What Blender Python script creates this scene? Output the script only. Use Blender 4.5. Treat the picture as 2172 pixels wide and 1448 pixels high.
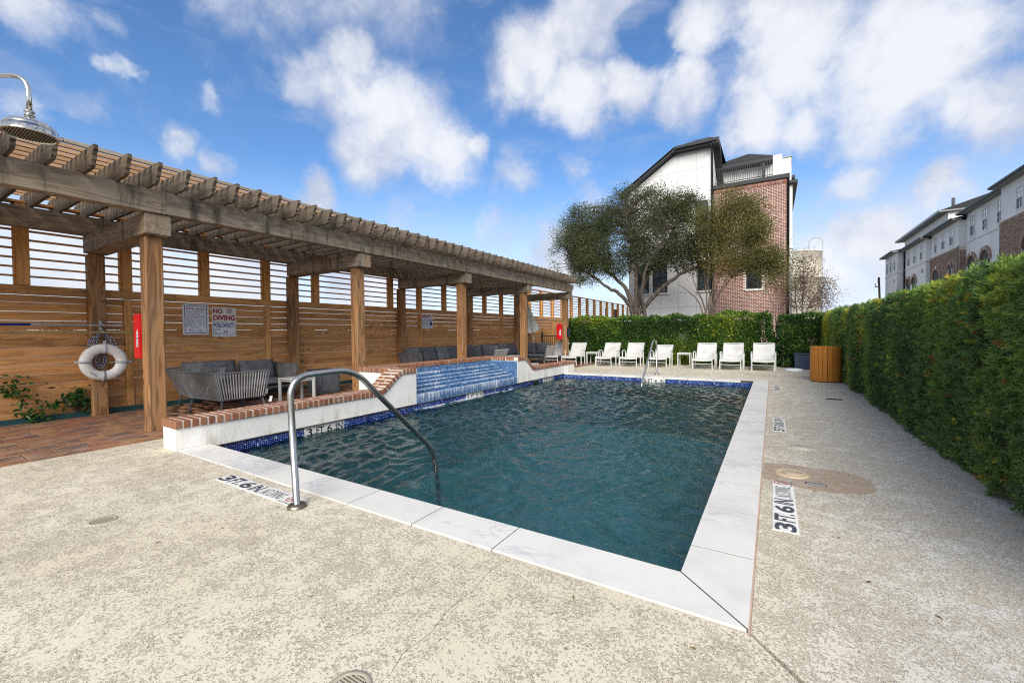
import bpy, bmesh, math, random
import numpy as np
from mathutils import Vector, Matrix, Euler

for o in list(bpy.data.objects):
    bpy.data.objects.remove(o, do_unlink=True)
scene = bpy.context.scene
COL = scene.collection
RND = random.Random(7)
NP = np.random.default_rng(11)
rad = math.radians

# ------------------------------------------------------------------ node helper
class G:
    def __init__(s, nt): s.nt = nt
    def n(s, t, ins=None, **props):
        nd = s.nt.nodes.new('ShaderNode' + t)
        for k, v in props.items(): setattr(nd, k, v)
        for k, v in (ins or {}).items():
            so = nd.inputs[k]
            if isinstance(v, bpy.types.NodeSocket): s.nt.links.new(v, so)
            elif v is not None:
                if so.type == 'RGBA' and len(v) == 3: v = (*v, 1)
                so.default_value = v
        return nd
    def link(s, a, b): s.nt.links.new(a, b)
    def math(s, op, a, b=0.0, c=None, clamp=False):
        nd = s.n('Math', {0: a, 1: b}, operation=op, use_clamp=clamp)
        if c is not None:
            if isinstance(c, bpy.types.NodeSocket): s.link(c, nd.inputs[2])
            else: nd.inputs[2].default_value = c
        return nd.outputs[0]
    def mix(s, f, a, b, bt='MIX'):
        nd = s.n('Mix', data_type='RGBA', blend_type=bt)
        for i, v in ((0, f), (6, a), (7, b)):
            so = nd.inputs[i]
            if isinstance(v, bpy.types.NodeSocket): s.link(v, so)
            else: so.default_value = (*v, 1) if (i and len(v) == 3) else v
        return nd.outputs[2]
    def mr(s, v, a, b, c=0.0, d=1.0, smooth=True):
        nd = s.n('MapRange', {0: v, 1: a, 2: b, 3: c, 4: d}, interpolation_type='SMOOTHSTEP' if smooth else 'LINEAR')
        return nd.outputs[0]
    def noise(s, vec, scale, detail=4, rough=.55, dist=0.0):
        nd = s.n('TexNoise', {'Scale': scale, 'Detail': detail, 'Roughness': rough, 'Distortion': dist})
        if vec is not None: s.link(vec, nd.inputs['Vector'])
        return nd
    def mapping(s, vec, scale=(1, 1, 1), loc=(0, 0, 0)):
        nd = s.n('Mapping', {'Vector': vec, 'Scale': scale})
        if isinstance(loc, bpy.types.NodeSocket): s.link(loc, nd.inputs['Location'])
        else: nd.inputs['Location'].default_value = loc
        return nd.outputs[0]

# ------------------------------------------------------------------ camera
R_ = Vector((0.85112336, 0.52487657, -0.00967569)); U_ = Vector((-0.00219601, 0.02199071, 0.99975576)); F_ = Vector((-0.52496115, 0.85089423, -0.01986944))
cd = bpy.data.cameras.new('camera'); cam = bpy.data.objects.new('camera', cd); COL.objects.link(cam)
M = Matrix.Identity(4)
for i in range(3): M[i][0], M[i][1], M[i][2] = R_[i], U_[i], -F_[i]
M[2][3] = 1.3
cam.matrix_world = M
cd.sensor_width = 36; cd.lens = 897.15 / 2172 * 36; cd.clip_end = 3000; cd.clip_start = .05
scene.camera = cam

# ------------------------------------------------------------------ world: sky and clouds by direction
EXPOSURE = 0.88
SUN_EL, SUN_AZ = rad(33), rad(156)          # azimuth clockwise from +Y
w = bpy.data.worlds.new('World'); scene.world = w; w.use_nodes = True
nt = w.node_tree; nt.nodes.clear(); g = G(nt)
tc = g.n('TexCoord').outputs['Generated']
sky = g.n('TexSky', sky_type='NISHITA', sun_disc=False, sun_elevation=SUN_EL, sun_rotation=SUN_AZ, air_density=1.0, dust_density=.6, ozone_density=2.5, altitude=0)
dirn = g.n('VectorMath', {0: tc}, operation='NORMALIZE').outputs[0]
sep = g.n('Separate' + 'XYZ', {0: dirn})
warp = g.noise(dirn, 5.0, 6, .6).outputs['Color']
wv = g.n('VectorMath', {0: warp, 1: (.5, .5, .5)}, operation='SUBTRACT').outputs[0]
wv = g.n('VectorMath', {0: wv, 'Scale': .16}, operation='SCALE').outputs[0]
dw = g.n('VectorMath', {0: dirn, 1: wv}, operation='ADD').outputs[0]
BL = [(-0.666, 0.528, 0.527, 0.075, 1.0), (-0.707, 0.542, 0.454, 0.105, 1.0), (-0.646, 0.624, 0.44, 0.134, 1.0), (-0.604, 0.69, 0.397, 0.109, 1.0), (-0.702, 0.598, 0.387, 0.109, 1.0), (-0.748, 0.494, 0.444, 0.061, 0.8), (-0.547, 0.73, 0.409, 0.048, 0.8), (-0.412, 0.738, 0.535, 0.119, 1.0), (-0.338, 0.811, 0.478, 0.102, 1.0), (-0.248, 0.787, 0.566, 0.102, 1.0), (-0.155, 0.872, 0.465, 0.091, 1.0), (-0.311, 0.758, 0.573, 0.096, 1.0), (-0.101, 0.836, 0.539, 0.089, 0.9), (-0.247, 0.842, 0.479, 0.077, 1.0), (0.04, 0.874, 0.485, 0.152, 1.0), (0.19, 0.889, 0.417, 0.158, 1.0), (0.14, 0.922, 0.36, 0.108, 0.9), (0.278, 0.912, 0.303, 0.086, 1.0), (-0.023, 0.912, 0.409, 0.101, 1.0), (0.057, 0.931, 0.362, 0.067, 0.8), (0.114, 0.957, 0.267, 0.066, 0.9), (0.091, 0.939, 0.331, 0.044, 0.7), (0.155, 0.974, 0.165, 0.094, 1.0), (0.228, 0.952, 0.205, 0.055, 1.0), (0.09, 0.988, 0.123, 0.095, 0.9), (0.199, 0.974, 0.111, 0.083, 1.0), (-0.873, 0.174, 0.456, 0.062, 0.7), (-0.845, 0.232, 0.482, 0.035, 0.45), (-0.878, 0.242, 0.414, 0.025, 0.7), (-0.929, 0.163, 0.332, 0.04, 0.6), (-0.91, 0.219, 0.351, 0.037, 0.5), (-0.885, 0.331, 0.328, 0.036, 0.75), (-0.873, 0.373, 0.315, 0.038, 0.75), (-0.806, 0.523, 0.279, 0.067, 1.0), (-0.485, 0.8, 0.353, 0.07, 0.75), (-0.844, 0.352, 0.403, 0.025, 0.55), (-0.367, 0.864, 0.344, 0.049, 0.5), (-0.541, 0.808, 0.233, 0.074, 0.6), (-0.427, 0.89, 0.158, 0.129, 1.0), (-0.693, 0.666, 0.277, 0.059, 0.5), (-0.357, 0.892, 0.278, 0.061, 0.6), (-0.964, 0.237, 0.122, 0.134, 1.0), (-0.899, 0.425, 0.104, 0.152, 1.0), (-0.753, 0.649, 0.104, 0.153, 1.0), (-0.987, 0.059, 0.15, 0.124, 1.0)]
HOLES = [(-0.204, 0.818, 0.537, 0.075), (-0.218, 0.805, 0.552, 0.05), (-0.181, 0.832, 0.524, 0.05), (-0.058, 0.867, 0.496, 0.05)]
# unseen cloud added all round outside the frame, thickened to raise the fill light
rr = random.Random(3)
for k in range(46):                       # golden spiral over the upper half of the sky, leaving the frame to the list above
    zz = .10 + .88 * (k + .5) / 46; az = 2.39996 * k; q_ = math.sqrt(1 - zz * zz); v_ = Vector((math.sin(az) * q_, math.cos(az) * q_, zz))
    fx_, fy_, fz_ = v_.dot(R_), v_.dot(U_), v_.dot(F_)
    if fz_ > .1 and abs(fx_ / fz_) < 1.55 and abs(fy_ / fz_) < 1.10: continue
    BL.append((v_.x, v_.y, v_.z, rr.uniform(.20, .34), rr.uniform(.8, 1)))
field = None
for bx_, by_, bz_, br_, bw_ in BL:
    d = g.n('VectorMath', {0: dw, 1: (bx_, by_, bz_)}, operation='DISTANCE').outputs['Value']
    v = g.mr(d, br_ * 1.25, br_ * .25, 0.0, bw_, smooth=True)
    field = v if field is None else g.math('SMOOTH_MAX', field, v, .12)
for hx, hy, hz, hr in HOLES:
    d = g.n('VectorMath', {0: dw, 1: (hx, hy, hz)}, operation='DISTANCE').outputs['Value']
    v = g.mr(d, hr * 1.25, hr * .1, 0.0, .50)
    field = g.math('SUBTRACT', field, v, clamp=True)
n1 = g.noise(dirn, 7.5, 9, .58, .25).outputs['Fac']
n2 = g.noise(dirn, 20.0, 9, .66, .3).outputs['Fac']
nn = g.math('ADD', g.math('MULTIPLY', g.math('SUBTRACT', n1, .5), 1.25), g.math('MULTIPLY', g.math('SUBTRACT', n2, .5), .6))
dens = g.math('ADD', field, nn)
mask = g.mr(dens, .10, 1.10)
wisp = g.mr(g.noise(g.mapping(dirn, (2.0, 2.0, 5.5)), 2.2, 9, .6, .6).outputs['Fac'], .47, .78, 0, .5)
mask = g.math('MAXIMUM', mask, wisp)
# lit tops and bluish grey undersides
shade = g.noise(g.n('VectorMath', {0: dirn, 1: (.02, -.02, .045)}, operation='ADD').outputs[0], 5.0, 8, .55).outputs['Fac']
lit = g.mr(g.math('ADD', g.math('MULTIPLY', dens, .22), g.math('ADD', g.math('MULTIPLY', shade, 1.25), g.math('MULTIPLY', n2, .25))), .70, 1.16)
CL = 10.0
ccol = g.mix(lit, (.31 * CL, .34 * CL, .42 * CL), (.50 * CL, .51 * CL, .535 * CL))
hz = g.mr(sep.outputs[2], .02, .36)
skc = g.mix(1.0, sky.outputs[0], (.60, .82, 1.02), 'MULTIPLY')
skc = g.mix(hz, g.mix(.85, skc, (.48 * CL, .54 * CL, .62 * CL)), skc)
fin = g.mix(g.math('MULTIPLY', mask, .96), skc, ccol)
low = g.mr(sep.outputs[2], .0, -.06)
fin = g.mix(low, fin, (1.5, 1.5, 1.4))
bg = g.n('Background', {0: fin, 1: .1})
out = g.n('OutputWorld', {0: bg.outputs[0]})

sd = bpy.data.lights.new('sun', 'SUN'); sun = bpy.data.objects.new('sun', sd); COL.objects.link(sun)
sd.energy = 2.8; sd.angle = rad(42); sd.color = (1, .95, .87)
sdir = Vector((math.sin(SUN_AZ) * math.cos(SUN_EL), math.cos(SUN_AZ) * math.cos(SUN_EL), math.sin(SUN_EL)))
sun.rotation_euler = sdir.to_track_quat('Z', 'Y').to_euler(); sun.location = (3, -6, 30)
vs = scene.view_settings
vs.view_transform = 'Standard'; vs.look = 'None'; vs.gamma = 1; vs.use_curve_mapping = False; vs.exposure = EXPOSURE
scene.cycles.max_bounces = 8; scene.cycles.transparent_max_bounces = 16
scene.cycles.diffuse_bounces = 4; scene.cycles.caustics_reflective = False; scene.cycles.caustics_refractive = False
scene.cycles.use_denoising = False; scene.cycles.pixel_filter_type = 'BLACKMAN_HARRIS'; scene.cycles.filter_width = 1.15; scene.cycles.sample_clamp_indirect = 4
# ------------------------------------------------------------------ materials
def newmat(name):
    m = bpy.data.materials.new(name); m.use_nodes = True
    m.node_tree.nodes.clear(); return m, G(m.node_tree)
def fin_mat(g, col, rough=.6, bump=None, bstr=.3, bdist=.01, metal=0.0, spec=.4, **kw):
    ins = {'Base Color': col, 'Roughness': rough, 'Metallic': metal, 'Specular IOR Level': spec}
    ins.update(kw)
    p = g.n('BsdfPrincipled', ins)
    if bump is not None:
        b = g.n('Bump', {'Strength': bstr, 'Distance': bdist, 'Height': bump}); g.link(b.outputs[0], p.inputs['Normal'])
    g.n('OutputMaterial', {0: p.outputs[0]})
    return p
def simple(name, col, rough=.5, metal=0.0, var=.06, nscale=6.0, spec=.4, bump=0.0, bscale=60.0):
    m, g = newmat(name)
    co = g.n('TexCoord').outputs['Object']; rn = g.n('ObjectInfo').outputs['Random']
    f = g.noise(co, nscale, 5, .6).outputs['Fac']
    dk = tuple(c * (1 - 2.5 * var) for c in col); lt = tuple(min(1, c * (1 + 1.2 * var)) for c in col)
    c = g.mix(g.mr(f, .3, .7), dk, lt)
    b = g.noise(co, bscale, 3).outputs['Fac'] if bump else None
    fin_mat(g, c, rough, b, bump, .004, metal, spec)
    return m
def wood(name, light, dark, knot, grey=0.0, greycol=(.3, .27, .23), stain=0.0, rough=.72, objvar=.25):
    """Softwood board, grain along local X."""
    m, g = newmat(name)
    co = g.n('TexCoord').outputs['Object']; rn = g.n('ObjectInfo').outputs['Random']
    off = g.n('CombineXYZ', {0: g.math('MULTIPLY', rn, 37.0), 1: g.math('MULTIPLY', rn, 53.0), 2: g.math('MULTIPLY', rn, 19.0)}).outputs[0]
    p = g.mapping(co, (.55, 5.5, 5.5), off)
    # knots bend the grain
    vo = g.n('TexVoronoi', {'Vector': g.mapping(co, (1.5, 5.0, 5.0), off), 'Scale': 1.0, 'Randomness': 1.0})
    kd = vo.outputs['Distance']
    n = g.noise(p, 1.0, 3, .5, .8).outputs['Fac']
    ph = g.math('ADD', g.math('MULTIPLY', n, 34.0), g.math('MULTIPLY', g.mr(kd, .34, .0), 9.0))
    ring = g.math('ADD', g.math('MULTIPLY', g.math('SINE', ph), .5), .5)
    ring = g.math('POWER', ring, 2.2)
    fine = g.noise(g.mapping(co, (4, 110, 110), off), 1.0, 3, .6).outputs['Fac']
    grain = g.math('ADD', g.math('MULTIPLY', ring, .62), g.math('MULTIPLY', fine, .45), clamp=True)
    c = g.mix(grain, light, dark)
    lvl = g.math('ADD', 1 - objvar / 2, g.math('MULTIPLY', g.math('FRACT', g.math('MULTIPLY', rn, 7.31)), objvar))
    c = g.mix(1.0, c, g.n('CombineColor', {0: lvl, 1: lvl, 2: lvl}).outputs[0], 'MULTIPLY')
    c = g.mix(g.mr(g.math('FRACT', g.math('MULTIPLY', rn, 3.77)), .2, 1.0, 0, .35), c, (light[0] * .8, light[1] * .62, light[2] * .45))
    if grey:
        gm = g.mr(g.noise(g.mapping(co, (.8, 3, 3), off), 1.6, 5, .6).outputs['Fac'], .36, .66, 0, grey)
        c = g.mix(gm, c, g.mix(grain, greycol, tuple(v * .5 for v in greycol)))
    if stain:
        wc = g.n('NewGeometry').outputs['Position']
        st = g.noise(g.mapping(wc, (7, 7, 1.1)), 1.0, 6, .62).outputs['Fac']
        c = g.mix(g.mr(st, .50, .72, 0, stain), c, (.030, .027, .024))
        al = g.noise(wc, 2.2, 5, .6).outputs['Fac']
        c = g.mix(g.mr(al, .58, .75, 0, .4), c, (.11, .115, .055))
    c = g.mix(g.mr(kd, .085, .05), c, knot)
    fin_mat(g, c, rough, grain, .35, .004, spec=.25)
    return m
def foliage(name, stops, rough=.45, trans=.35, spec=.35):
    m, g = newmat(name)
    a = g.n('Attribute', attribute_name='tint').outputs['Fac']
    r = g.n('ValToRGB', {0: a}); cr = r.color_ramp; cr.interpolation = 'LINEAR'
    while len(cr.elements) > 1: cr.elements.remove(cr.elements[-1])
    cr.elements[0].position = stops[0][0]; cr.elements[0].color = (*stops[0][1], 1)
    for p_, c_ in stops[1:]:
        e = cr.elements.new(p_); e.color = (*c_, 1)
    p = g.n('BsdfPrincipled', {'Base Color': r.outputs[0], 'Roughness': rough, 'Specular IOR Level': spec})
    t = g.n('BsdfTranslucent', {0: r.outputs[0]})
    mx = g.n('MixShader', {0: trans, 1: p.outputs[0], 2: t.outputs[0]})
    g.n('OutputMaterial', {0: mx.outputs[0]})
    return m
def tinted(name, stops, rough=.5, spec=.4, metal=0.0, bumpscale=0, bstr=.3, dirt=None):
    """Colour by the 'tint' attribute of joined pieces."""
    m, g = newmat(name)
    a = g.n('Attribute', attribute_name='tint').outputs['Fac']
    r = g.n('ValToRGB', {0: a}); cr = r.color_ramp
    while len(cr.elements) > 1: cr.elements.remove(cr.elements[-1])
    cr.elements[0].position = stops[0][0]; cr.elements[0].color = (*stops[0][1], 1)
    for p_, c_ in stops[1:]:
        e = cr.elements.new(p_); e.color = (*c_, 1)
    wc = g.n('NewGeometry').outputs['Position']
    c = r.outputs[0]; b = None
    if bumpscale:
        b = g.noise(wc, bumpscale, 5, .65).outputs['Fac']
        c = g.mix(g.mr(b, .35, .75, 0, .45), c, tuple(v * .45 for v in stops[0][1]))
    if dirt: c = g.mix(g.mr(g.noise(wc, dirt[1], 5, .6).outputs['Fac'], .45, .75, 0, dirt[2]), c, dirt[0])
    fin_mat(g, c, rough, b, bstr, .004, metal, spec)
    return m
def objramp(name, cols, rough=.7, bumpscale=50.0, bstr=.4, spec=.25, bands=None):
    """Per-object colour pick for bricks, pavers and stones."""
    m, g = newmat(name)
    rn = g.n('ObjectInfo').outputs['Random']
    at = g.n('Attribute', attribute_name='tint').outputs['Fac']
    rn = g.math('FRACT', g.math('ADD', rn, at))
    r = g.n('ValToRGB', {0: rn}); cr = r.color_ramp
    while len(cr.elements) > 1: cr.elements.remove(cr.elements[-1])
    k = len(cols)
    cr.elements[0].position = 0; cr.elements[0].color = (*cols[0], 1)
    for i, c_ in enumerate(cols[1:], 1):
        e = cr.elements.new(i / (k - 1)); e.color = (*c_, 1)
    wc = g.n('NewGeometry').outputs['Position']
    c = r.outputs[0]
    if bands:
        off = g.n('CombineXYZ', {0: g.math('MULTIPLY', rn, 31.0), 1: g.math('MULTIPLY', rn, 71.0)}).outputs[0]
        f = g.noise(g.mapping(wc, (9, 2.2, 4), off), 1.0, 4, .55, .4).outputs['Fac']
        c = g.mix(g.mr(f, .48, .62), c, bands[0]); c = g.mix(g.mr(f, .46, .34), c, bands[1])
    f2 = g.noise(wc, bumpscale, 5, .65).outputs['Fac']
    c = g.mix(g.mr(f2, .45, .72, 0, .5), c, (.05, .035, .03))
    c = g.mix(g.mr(g.noise(wc, 3.0, 4).outputs['Fac'], .5, .75, 0, .3), c, (.45, .38, .32))
    fin_mat(g, c, rough, f2, bstr, .004, 0, spec)
    return m

M_ = {}
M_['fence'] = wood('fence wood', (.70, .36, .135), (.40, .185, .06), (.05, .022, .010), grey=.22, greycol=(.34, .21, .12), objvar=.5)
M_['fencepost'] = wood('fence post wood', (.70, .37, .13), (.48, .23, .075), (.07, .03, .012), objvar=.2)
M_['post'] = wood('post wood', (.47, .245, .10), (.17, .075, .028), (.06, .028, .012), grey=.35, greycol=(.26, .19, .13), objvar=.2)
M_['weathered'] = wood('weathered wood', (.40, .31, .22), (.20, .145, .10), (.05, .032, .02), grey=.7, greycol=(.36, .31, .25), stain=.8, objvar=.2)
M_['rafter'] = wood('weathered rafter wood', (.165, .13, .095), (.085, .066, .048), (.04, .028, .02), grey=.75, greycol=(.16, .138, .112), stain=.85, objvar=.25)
M_['batten'] = wood('batten wood', (.58, .37, .21), (.44, .25, .125), (.12, .06, .03), grey=.25, greycol=(.46, .33, .22), objvar=.2)
M_['battengrey'] = wood('grey batten wood', (.42, .36, .29), (.26, .21, .16), (.1, .06, .03), grey=.6, greycol=(.40, .38, .34), objvar=.2)
M_['binwood'] = wood('bin slat', (.50, .205, .035), (.40, .155, .026), (.3, .12, .02), objvar=.16, rough=.5)
M_['brick'] = objramp('cap brick', [(.235, .098, .052), (.30, .125, .062), (.20, .082, .05), (.33, .155, .085), (.26, .11, .06)], .8, 55, .6)
M_['paver'] = objramp('paver', [(.27, .105, .060), (.31, .15, .075), (.24, .085, .060), (.26, .15, .075), (.13, .09, .08), (.29, .11, .065), (.15, .10, .085)], .8, 90, .35, bands=((.33, .185, .085), (.105, .085, .078)))
M_['paverjoint'] = simple('paver joint sand', (.045, .032, .025), .95)
M_['mortar'] = simple('mortar', (.66, .60, .52), .9, bump=.4, bscale=120)
M_['marble'], g = newmat('marble')
co = g.n('NewGeometry').outputs['Position']; rn = g.n('ObjectInfo').outputs['Random']
off = g.n('CombineXYZ', {0: g.math('MULTIPLY', rn, 9.0), 1: g.math('MULTIPLY', rn, 17.0)}).outputs[0]
f = g.noise(g.mapping(co, (1.6, 3.2, 2), off), 1.4, 7, .6, 1.4).outputs['Fac']
vein = g.mr(g.math('ABSOLUTE', g.math('SUBTRACT', f, .5)), .0, .035, 1, 0)
c = g.mix(g.mr(g.noise(co, 2.0, 4).outputs['Fac'], .4, .7), (.68, .66, .61), (.58, .57, .54))
c = g.mix(g.math('MULTIPLY', vein, g.mr(g.noise(g.mapping(co, (1, 1, 1), off), 1.2, 2).outputs['Fac'], .42, .62, 0, .55)), c, (.36, .38, .42))
c = g.mix(g.mr(g.noise(co, 5.0, 5, .6).outputs['Fac'], .62, .8, 0, .3), c, (.58, .52, .42))
fin_mat(g, c, .42, g.noise(co, 60, 3).outputs['Fac'], .05, .002, 0, .45)
M_['stucco'], g = newmat('white stucco')
co = g.n('NewGeometry').outputs['Position']
zc = g.n('SeparateXYZ', {0: co}).outputs[2]
c = g.mix(g.mr(g.noise(co, 3.0, 6, .6).outputs['Fac'], .35, .7), (.76, .74, .69), (.86, .85, .82))
st = g.math('MULTIPLY', g.mr(g.noise(g.mapping(co, (6, 6, 1.6)), 1.0, 6, .65).outputs['Fac'], .48, .72), g.mr(zc, .28, -.1, .12, .85))
c = g.mix(st, c, (.40, .32, .20))
c = g.mix(g.mr(g.noise(co, 45, 4, .7).outputs['Fac'], .6, .75, 0, .35), c, (.45, .38, .28))
fin_mat(g, c, .85, g.noise(co, 80, 4, .6).outputs['Fac'], .35, .006, 0, .2)
# knock-down textured deck
M_['deck'], g = newmat('knockdown deck')
co = g.n('NewGeometry').outputs['Position']
big = g.noise(co, 1.1, 5, .6).outputs['Fac']; mid = g.noise(co, 7.0, 4, .6, .4).outputs['Fac']
sp = g.noise(co, 66.0, 4, .62, 1.1).outputs['Fac']
sxyz = g.n('SeparateXYZ', {0: co})
glance_damp = g.mr(sxyz.outputs[0], -1.2, 1.6, 0, .06)       # more specks towards the hedge: glancing light painted in, with moisture
lev = g.math('ADD', g.math('ADD', sp, g.math('MULTIPLY', g.math('SUBTRACT', mid, .5), .42)), g.math('ADD', g.math('MULTIPLY', g.math('SUBTRACT', big, .5), .22), glance_damp))
pit = g.mr(lev, .535, .58)
edge = g.math('MULTIPLY', g.mr(lev, .535, .558), g.mr(lev, .60, .572))
base = g.mix(g.mr(g.noise(co, .8, 4).outputs['Fac'], .35, .7), (.615, .55, .415), (.675, .615, .485))
base = g.mix(g.mr(sxyz.outputs[0], -.3, 1.2), base, (.53, .525, .49))  # greyer towards the hedge: its shade painted into the deck colour
c = g.mix(g.math('MULTIPLY', pit, .7), base, g.mix(g.noise(co, 2.0, 3).outputs['Fac'], (.50, .415, .29), (.43, .375, .29)))
c = g.mix(g.math('MULTIPLY', edge, g.mr(g.noise(co, 18, 3).outputs['Fac'], .38, .6, .15, .9)), c, (.20, .16, .115))  # dark rims round the pits: relief shadow painted in
c = g.mix(g.mr(g.noise(co, 1.7, 6, .65).outputs['Fac'], .56, .72, 0, .12), c, (.42, .35, .24))
c = g.mix(g.mr(g.noise(co, 9, 5, .7).outputs['Fac'], .68, .78, 0, .5), c, (.46, .33, .16))
h = g.math('ADD', g.math('MULTIPLY', pit, -1.0), g.math('MULTIPLY', g.noise(co, 160, 2).outputs['Fac'], .25))
fin_mat(g, c, .68, h, .8, .006, 0, .35)
M_['joint'] = simple('joint filler', (.16, .14, .12), .9)
M_['jointpink'] = simple('pink joint sealant', (.50, .36, .29), .8)
M_['patch'], g = newmat('brown patch concrete')
co = g.n('NewGeometry').outputs['Position']
f = g.noise(co, 40, 6, .65).outputs['Fac']
c = g.mix(g.mr(f, .3, .7), (.27, .20, .135), (.40, .315, .235)); c = g.mix(g.mr(g.noise(co, 5, 4).outputs['Fac'], .45, .7, 0, .6), c, (.40, .37, .33))
fin_mat(g, c, .9, f, .4, .004)
M_['mosaicband'] = tinted('glass mosaic band', [(0, (.006, .012, .13)), (.35, (.012, .03, .25)), (.7, (.03, .09, .40)), (.9, (.12, .24, .52)), (1, (.42, .52, .66))], .16, .6)
M_['mosaicstep'] = tinted('glass mosaic steps', [(0, (.015, .06, .19)), (.4, (.035, .125, .30)), (.8, (.07, .20, .40)), (1, (.17, .34, .52))], .16, .6)
M_['grout'] = simple('tile grout', (.16, .26, .42), .8)
M_['groutband'] = simple('band grout', (.16, .20, .34), .8)
M_['plaster'], g = newmat('pool plaster')
co = g.n('NewGeometry').outputs['Position']
c = g.mix(g.mr(g.noise(co, 1.2, 5).outputs['Fac'], .3, .7), (.14, .335, .375), (.22, .47, .49))
c = g.mix(g.mr(g.noise(co, 40, 3).outputs['Fac'], .4, .7, 0, .4), c, (.14, .34, .34))
fin_mat(g, c, .8)
M_['ledge'] = simple('pool ledge plaster with coping reflection', (.12, .15, .145), .85, var=.16)  # dark tone paints in the coping's reflection along the pool ends
M_['water'], g = newmat('water')
co = g.n('NewGeometry').outputs['Position']
h = g.noise(co, 30.0, 4, .6, .6).outputs['Fac']
b = g.n('Bump', {'Strength': .3, 'Distance': .012, 'Height': h})
fr = g.n('Fresnel', {'IOR': 1.33}); g.link(b.outputs[0], fr.inputs['Normal'])
tr = g.n('BsdfRefraction', {0: (.62, .84, .84, 1), 'Roughness': .0, 'IOR': 1.15}); g.link(b.outputs[0], tr.inputs['Normal'])
tp = g.n('BsdfTransparent', {0: (.52, .80, .80, 1)})
dn = g.n('MixShader', {0: .35, 1: tp.outputs[0], 2: tr.outputs[0]})
gl = g.n('BsdfGlossy', {0: (1, 1, 1, 1), 'Roughness': .03}); g.link(b.outputs[0], gl.inputs['Normal'])
mx = g.n('MixShader', {0: fr.outputs[0], 1: dn.outputs[0], 2: gl.outputs[0]})
g.n('OutputMaterial', {0: mx.outputs[0]})
def veil(name, sc, lo, hi, amax):
    m, g = newmat(name)
    uv = g.n('UVMap').outputs[0]
    f = g.noise(g.mapping(uv, sc), 1.0, 6, .65, .4).outputs['Fac']
    cl = g.noise(g.mapping(uv, (1.3, .9, 1)), 1.0, 3, .5).outputs['Fac']
    ed = g.n('Attribute', attribute_name='foamy').outputs['Fac']
    a = g.mr(g.math('ADD', g.math('ADD', f, g.math('MULTIPLY', g.math('SUBTRACT', cl, .5), .7)), g.math('MULTIPLY', ed, .5)), lo, hi, 0, amax)
    p = g.n('BsdfPrincipled', {'Base Color': (.80, .86, .92, 1), 'Roughness': .2})
    mx = g.n('MixShader', {0: a, 1: g.n('BsdfTransparent').outputs[0], 2: p.outputs[0]})
    g.n('OutputMaterial', {0: mx.outputs[0]})
    return m
M_['falls'] = veil('falling water', (42, 2.2, 1), .50, .98, .8)
M_['foam'] = veil('foam', (14, 14, 1), .55, 1.0, .85)
M_['steel'], g = newmat('brushed stainless steel')
co = g.n('TexCoord').outputs['Object']
fin_mat(g, g.mix(g.mr(g.noise(co, 5, 5).outputs['Fac'], .4, .7), (.52, .50, .46), (.60, .59, .57)), .26, g.noise(g.mapping(co, (80, 80, 6)), 1, 2).outputs['Fac'], .04, .001, 1.0)
M_['chrome'] = simple('polished nickel', (.66, .63, .57), .13, 1.0, var=.03)
M_['bronze'] = simple('dull bronze flange', (.30, .25, .18), .4, 1.0)
M_['white'] = simple('white powder coat', (.60, .60, .58), .4, var=.03)
M_['sling'], g = newmat('white sling mesh')
co = g.n('TexCoord').outputs['Object']; rn = g.n('ObjectInfo').outputs['Random']
off = g.n('CombineXYZ', {0: g.math('MULTIPLY', rn, 40.0)}).outputs[0]
f = g.noise(g.mapping(co, (2.2, 2.2, 2.6), off), 1.3, 2, .5).outputs['Fac']
c = g.mix(g.mr(f, .42, .78, 0, .5), (.50, .495, .475), (.28, .265, .225))
wv_ = g.n('TexWave', {'Vector': co, 'Scale': 90.0, 'Distortion': 0.0}).outputs['Fac']
fin_mat(g, c, .8, wv_, .12, .002)
M_['rope'] = simple('grey rope', (.165, .155, .155), .85, var=.12)
M_['ropelight'] = simple('light grey rope', (.34, .33, .32), .85, var=.1)
M_['frame'] = simple('charcoal frame', (.085, .09, .10), .5, var=.08)
M_['frame2'] = simple('light grey frame', (.36, .36, .36), .5, var=.08)
M_['cushion'] = simple('grey cushion', (.125, .13, .14), .95, var=.12, nscale=9, bump=.3, bscale=300)
M_['cushiondark'] = simple('charcoal cushion', (.085, .09, .105), .95, var=.12, nscale=9, bump=.3, bscale=300)
M_['tag'] = simple('white paper tag', (.75, .75, .75), .8)
M_['signwhite'] = simple('sign plate', (.72, .72, .75), .4, var=.02)
M_['cream'] = simple('cream sign plate', (.72, .69, .63), .45, var=.02)
M_['red'] = simple('sign red', (.33, .010, .016), .5, var=.02)
M_['blue'] = simple('sign blue', (.018, .022, .19), .5, var=.02)
M_['grey'] = simple('faded print', (.25, .25, .34), .6, var=.02)
M_['ink'] = simple('black print', (.018, .018, .02), .55, var=.02)
M_['tilewhite'] = simple('white ceramic tile', (.72, .71, .67), .35, var=.04)
M_['tilegrey'] = simple('tile print', (.055, .058, .075), .5, var=.12, nscale=30)
M_['extred'] = simple('red plastic cover', (.62, .012, .016), .35, var=.03)
M_['ring'] = simple('off white foam ring', (.80, .76, .70), .55, var=.06, nscale=9)
M_['strap'] = simple('grey white strap', (.52, .52, .54), .6)
M_['cord'] = tinted('speckled rope', [(0, (.03, .035, .09)), (.45, (.05, .05, .10)), (.55, (.62, .62, .66)), (1, (.70, .70, .72))], .8)
M_['bluepole'] = simple('blue pole', (.012, .05, .42), .3)
M_['whitepole'] = simple('aluminium white pole', (.66, .66, .66), .3)
M_['yellowpole'] = simple('yellow fibreglass pole', (.68, .55, .26), .4)
M_['navy'] = simple('navy planter', (.028, .042, .085), .45, var=.1)
M_['blackmetal'] = simple('black metal', (.012, .012, .014), .4)
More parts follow.
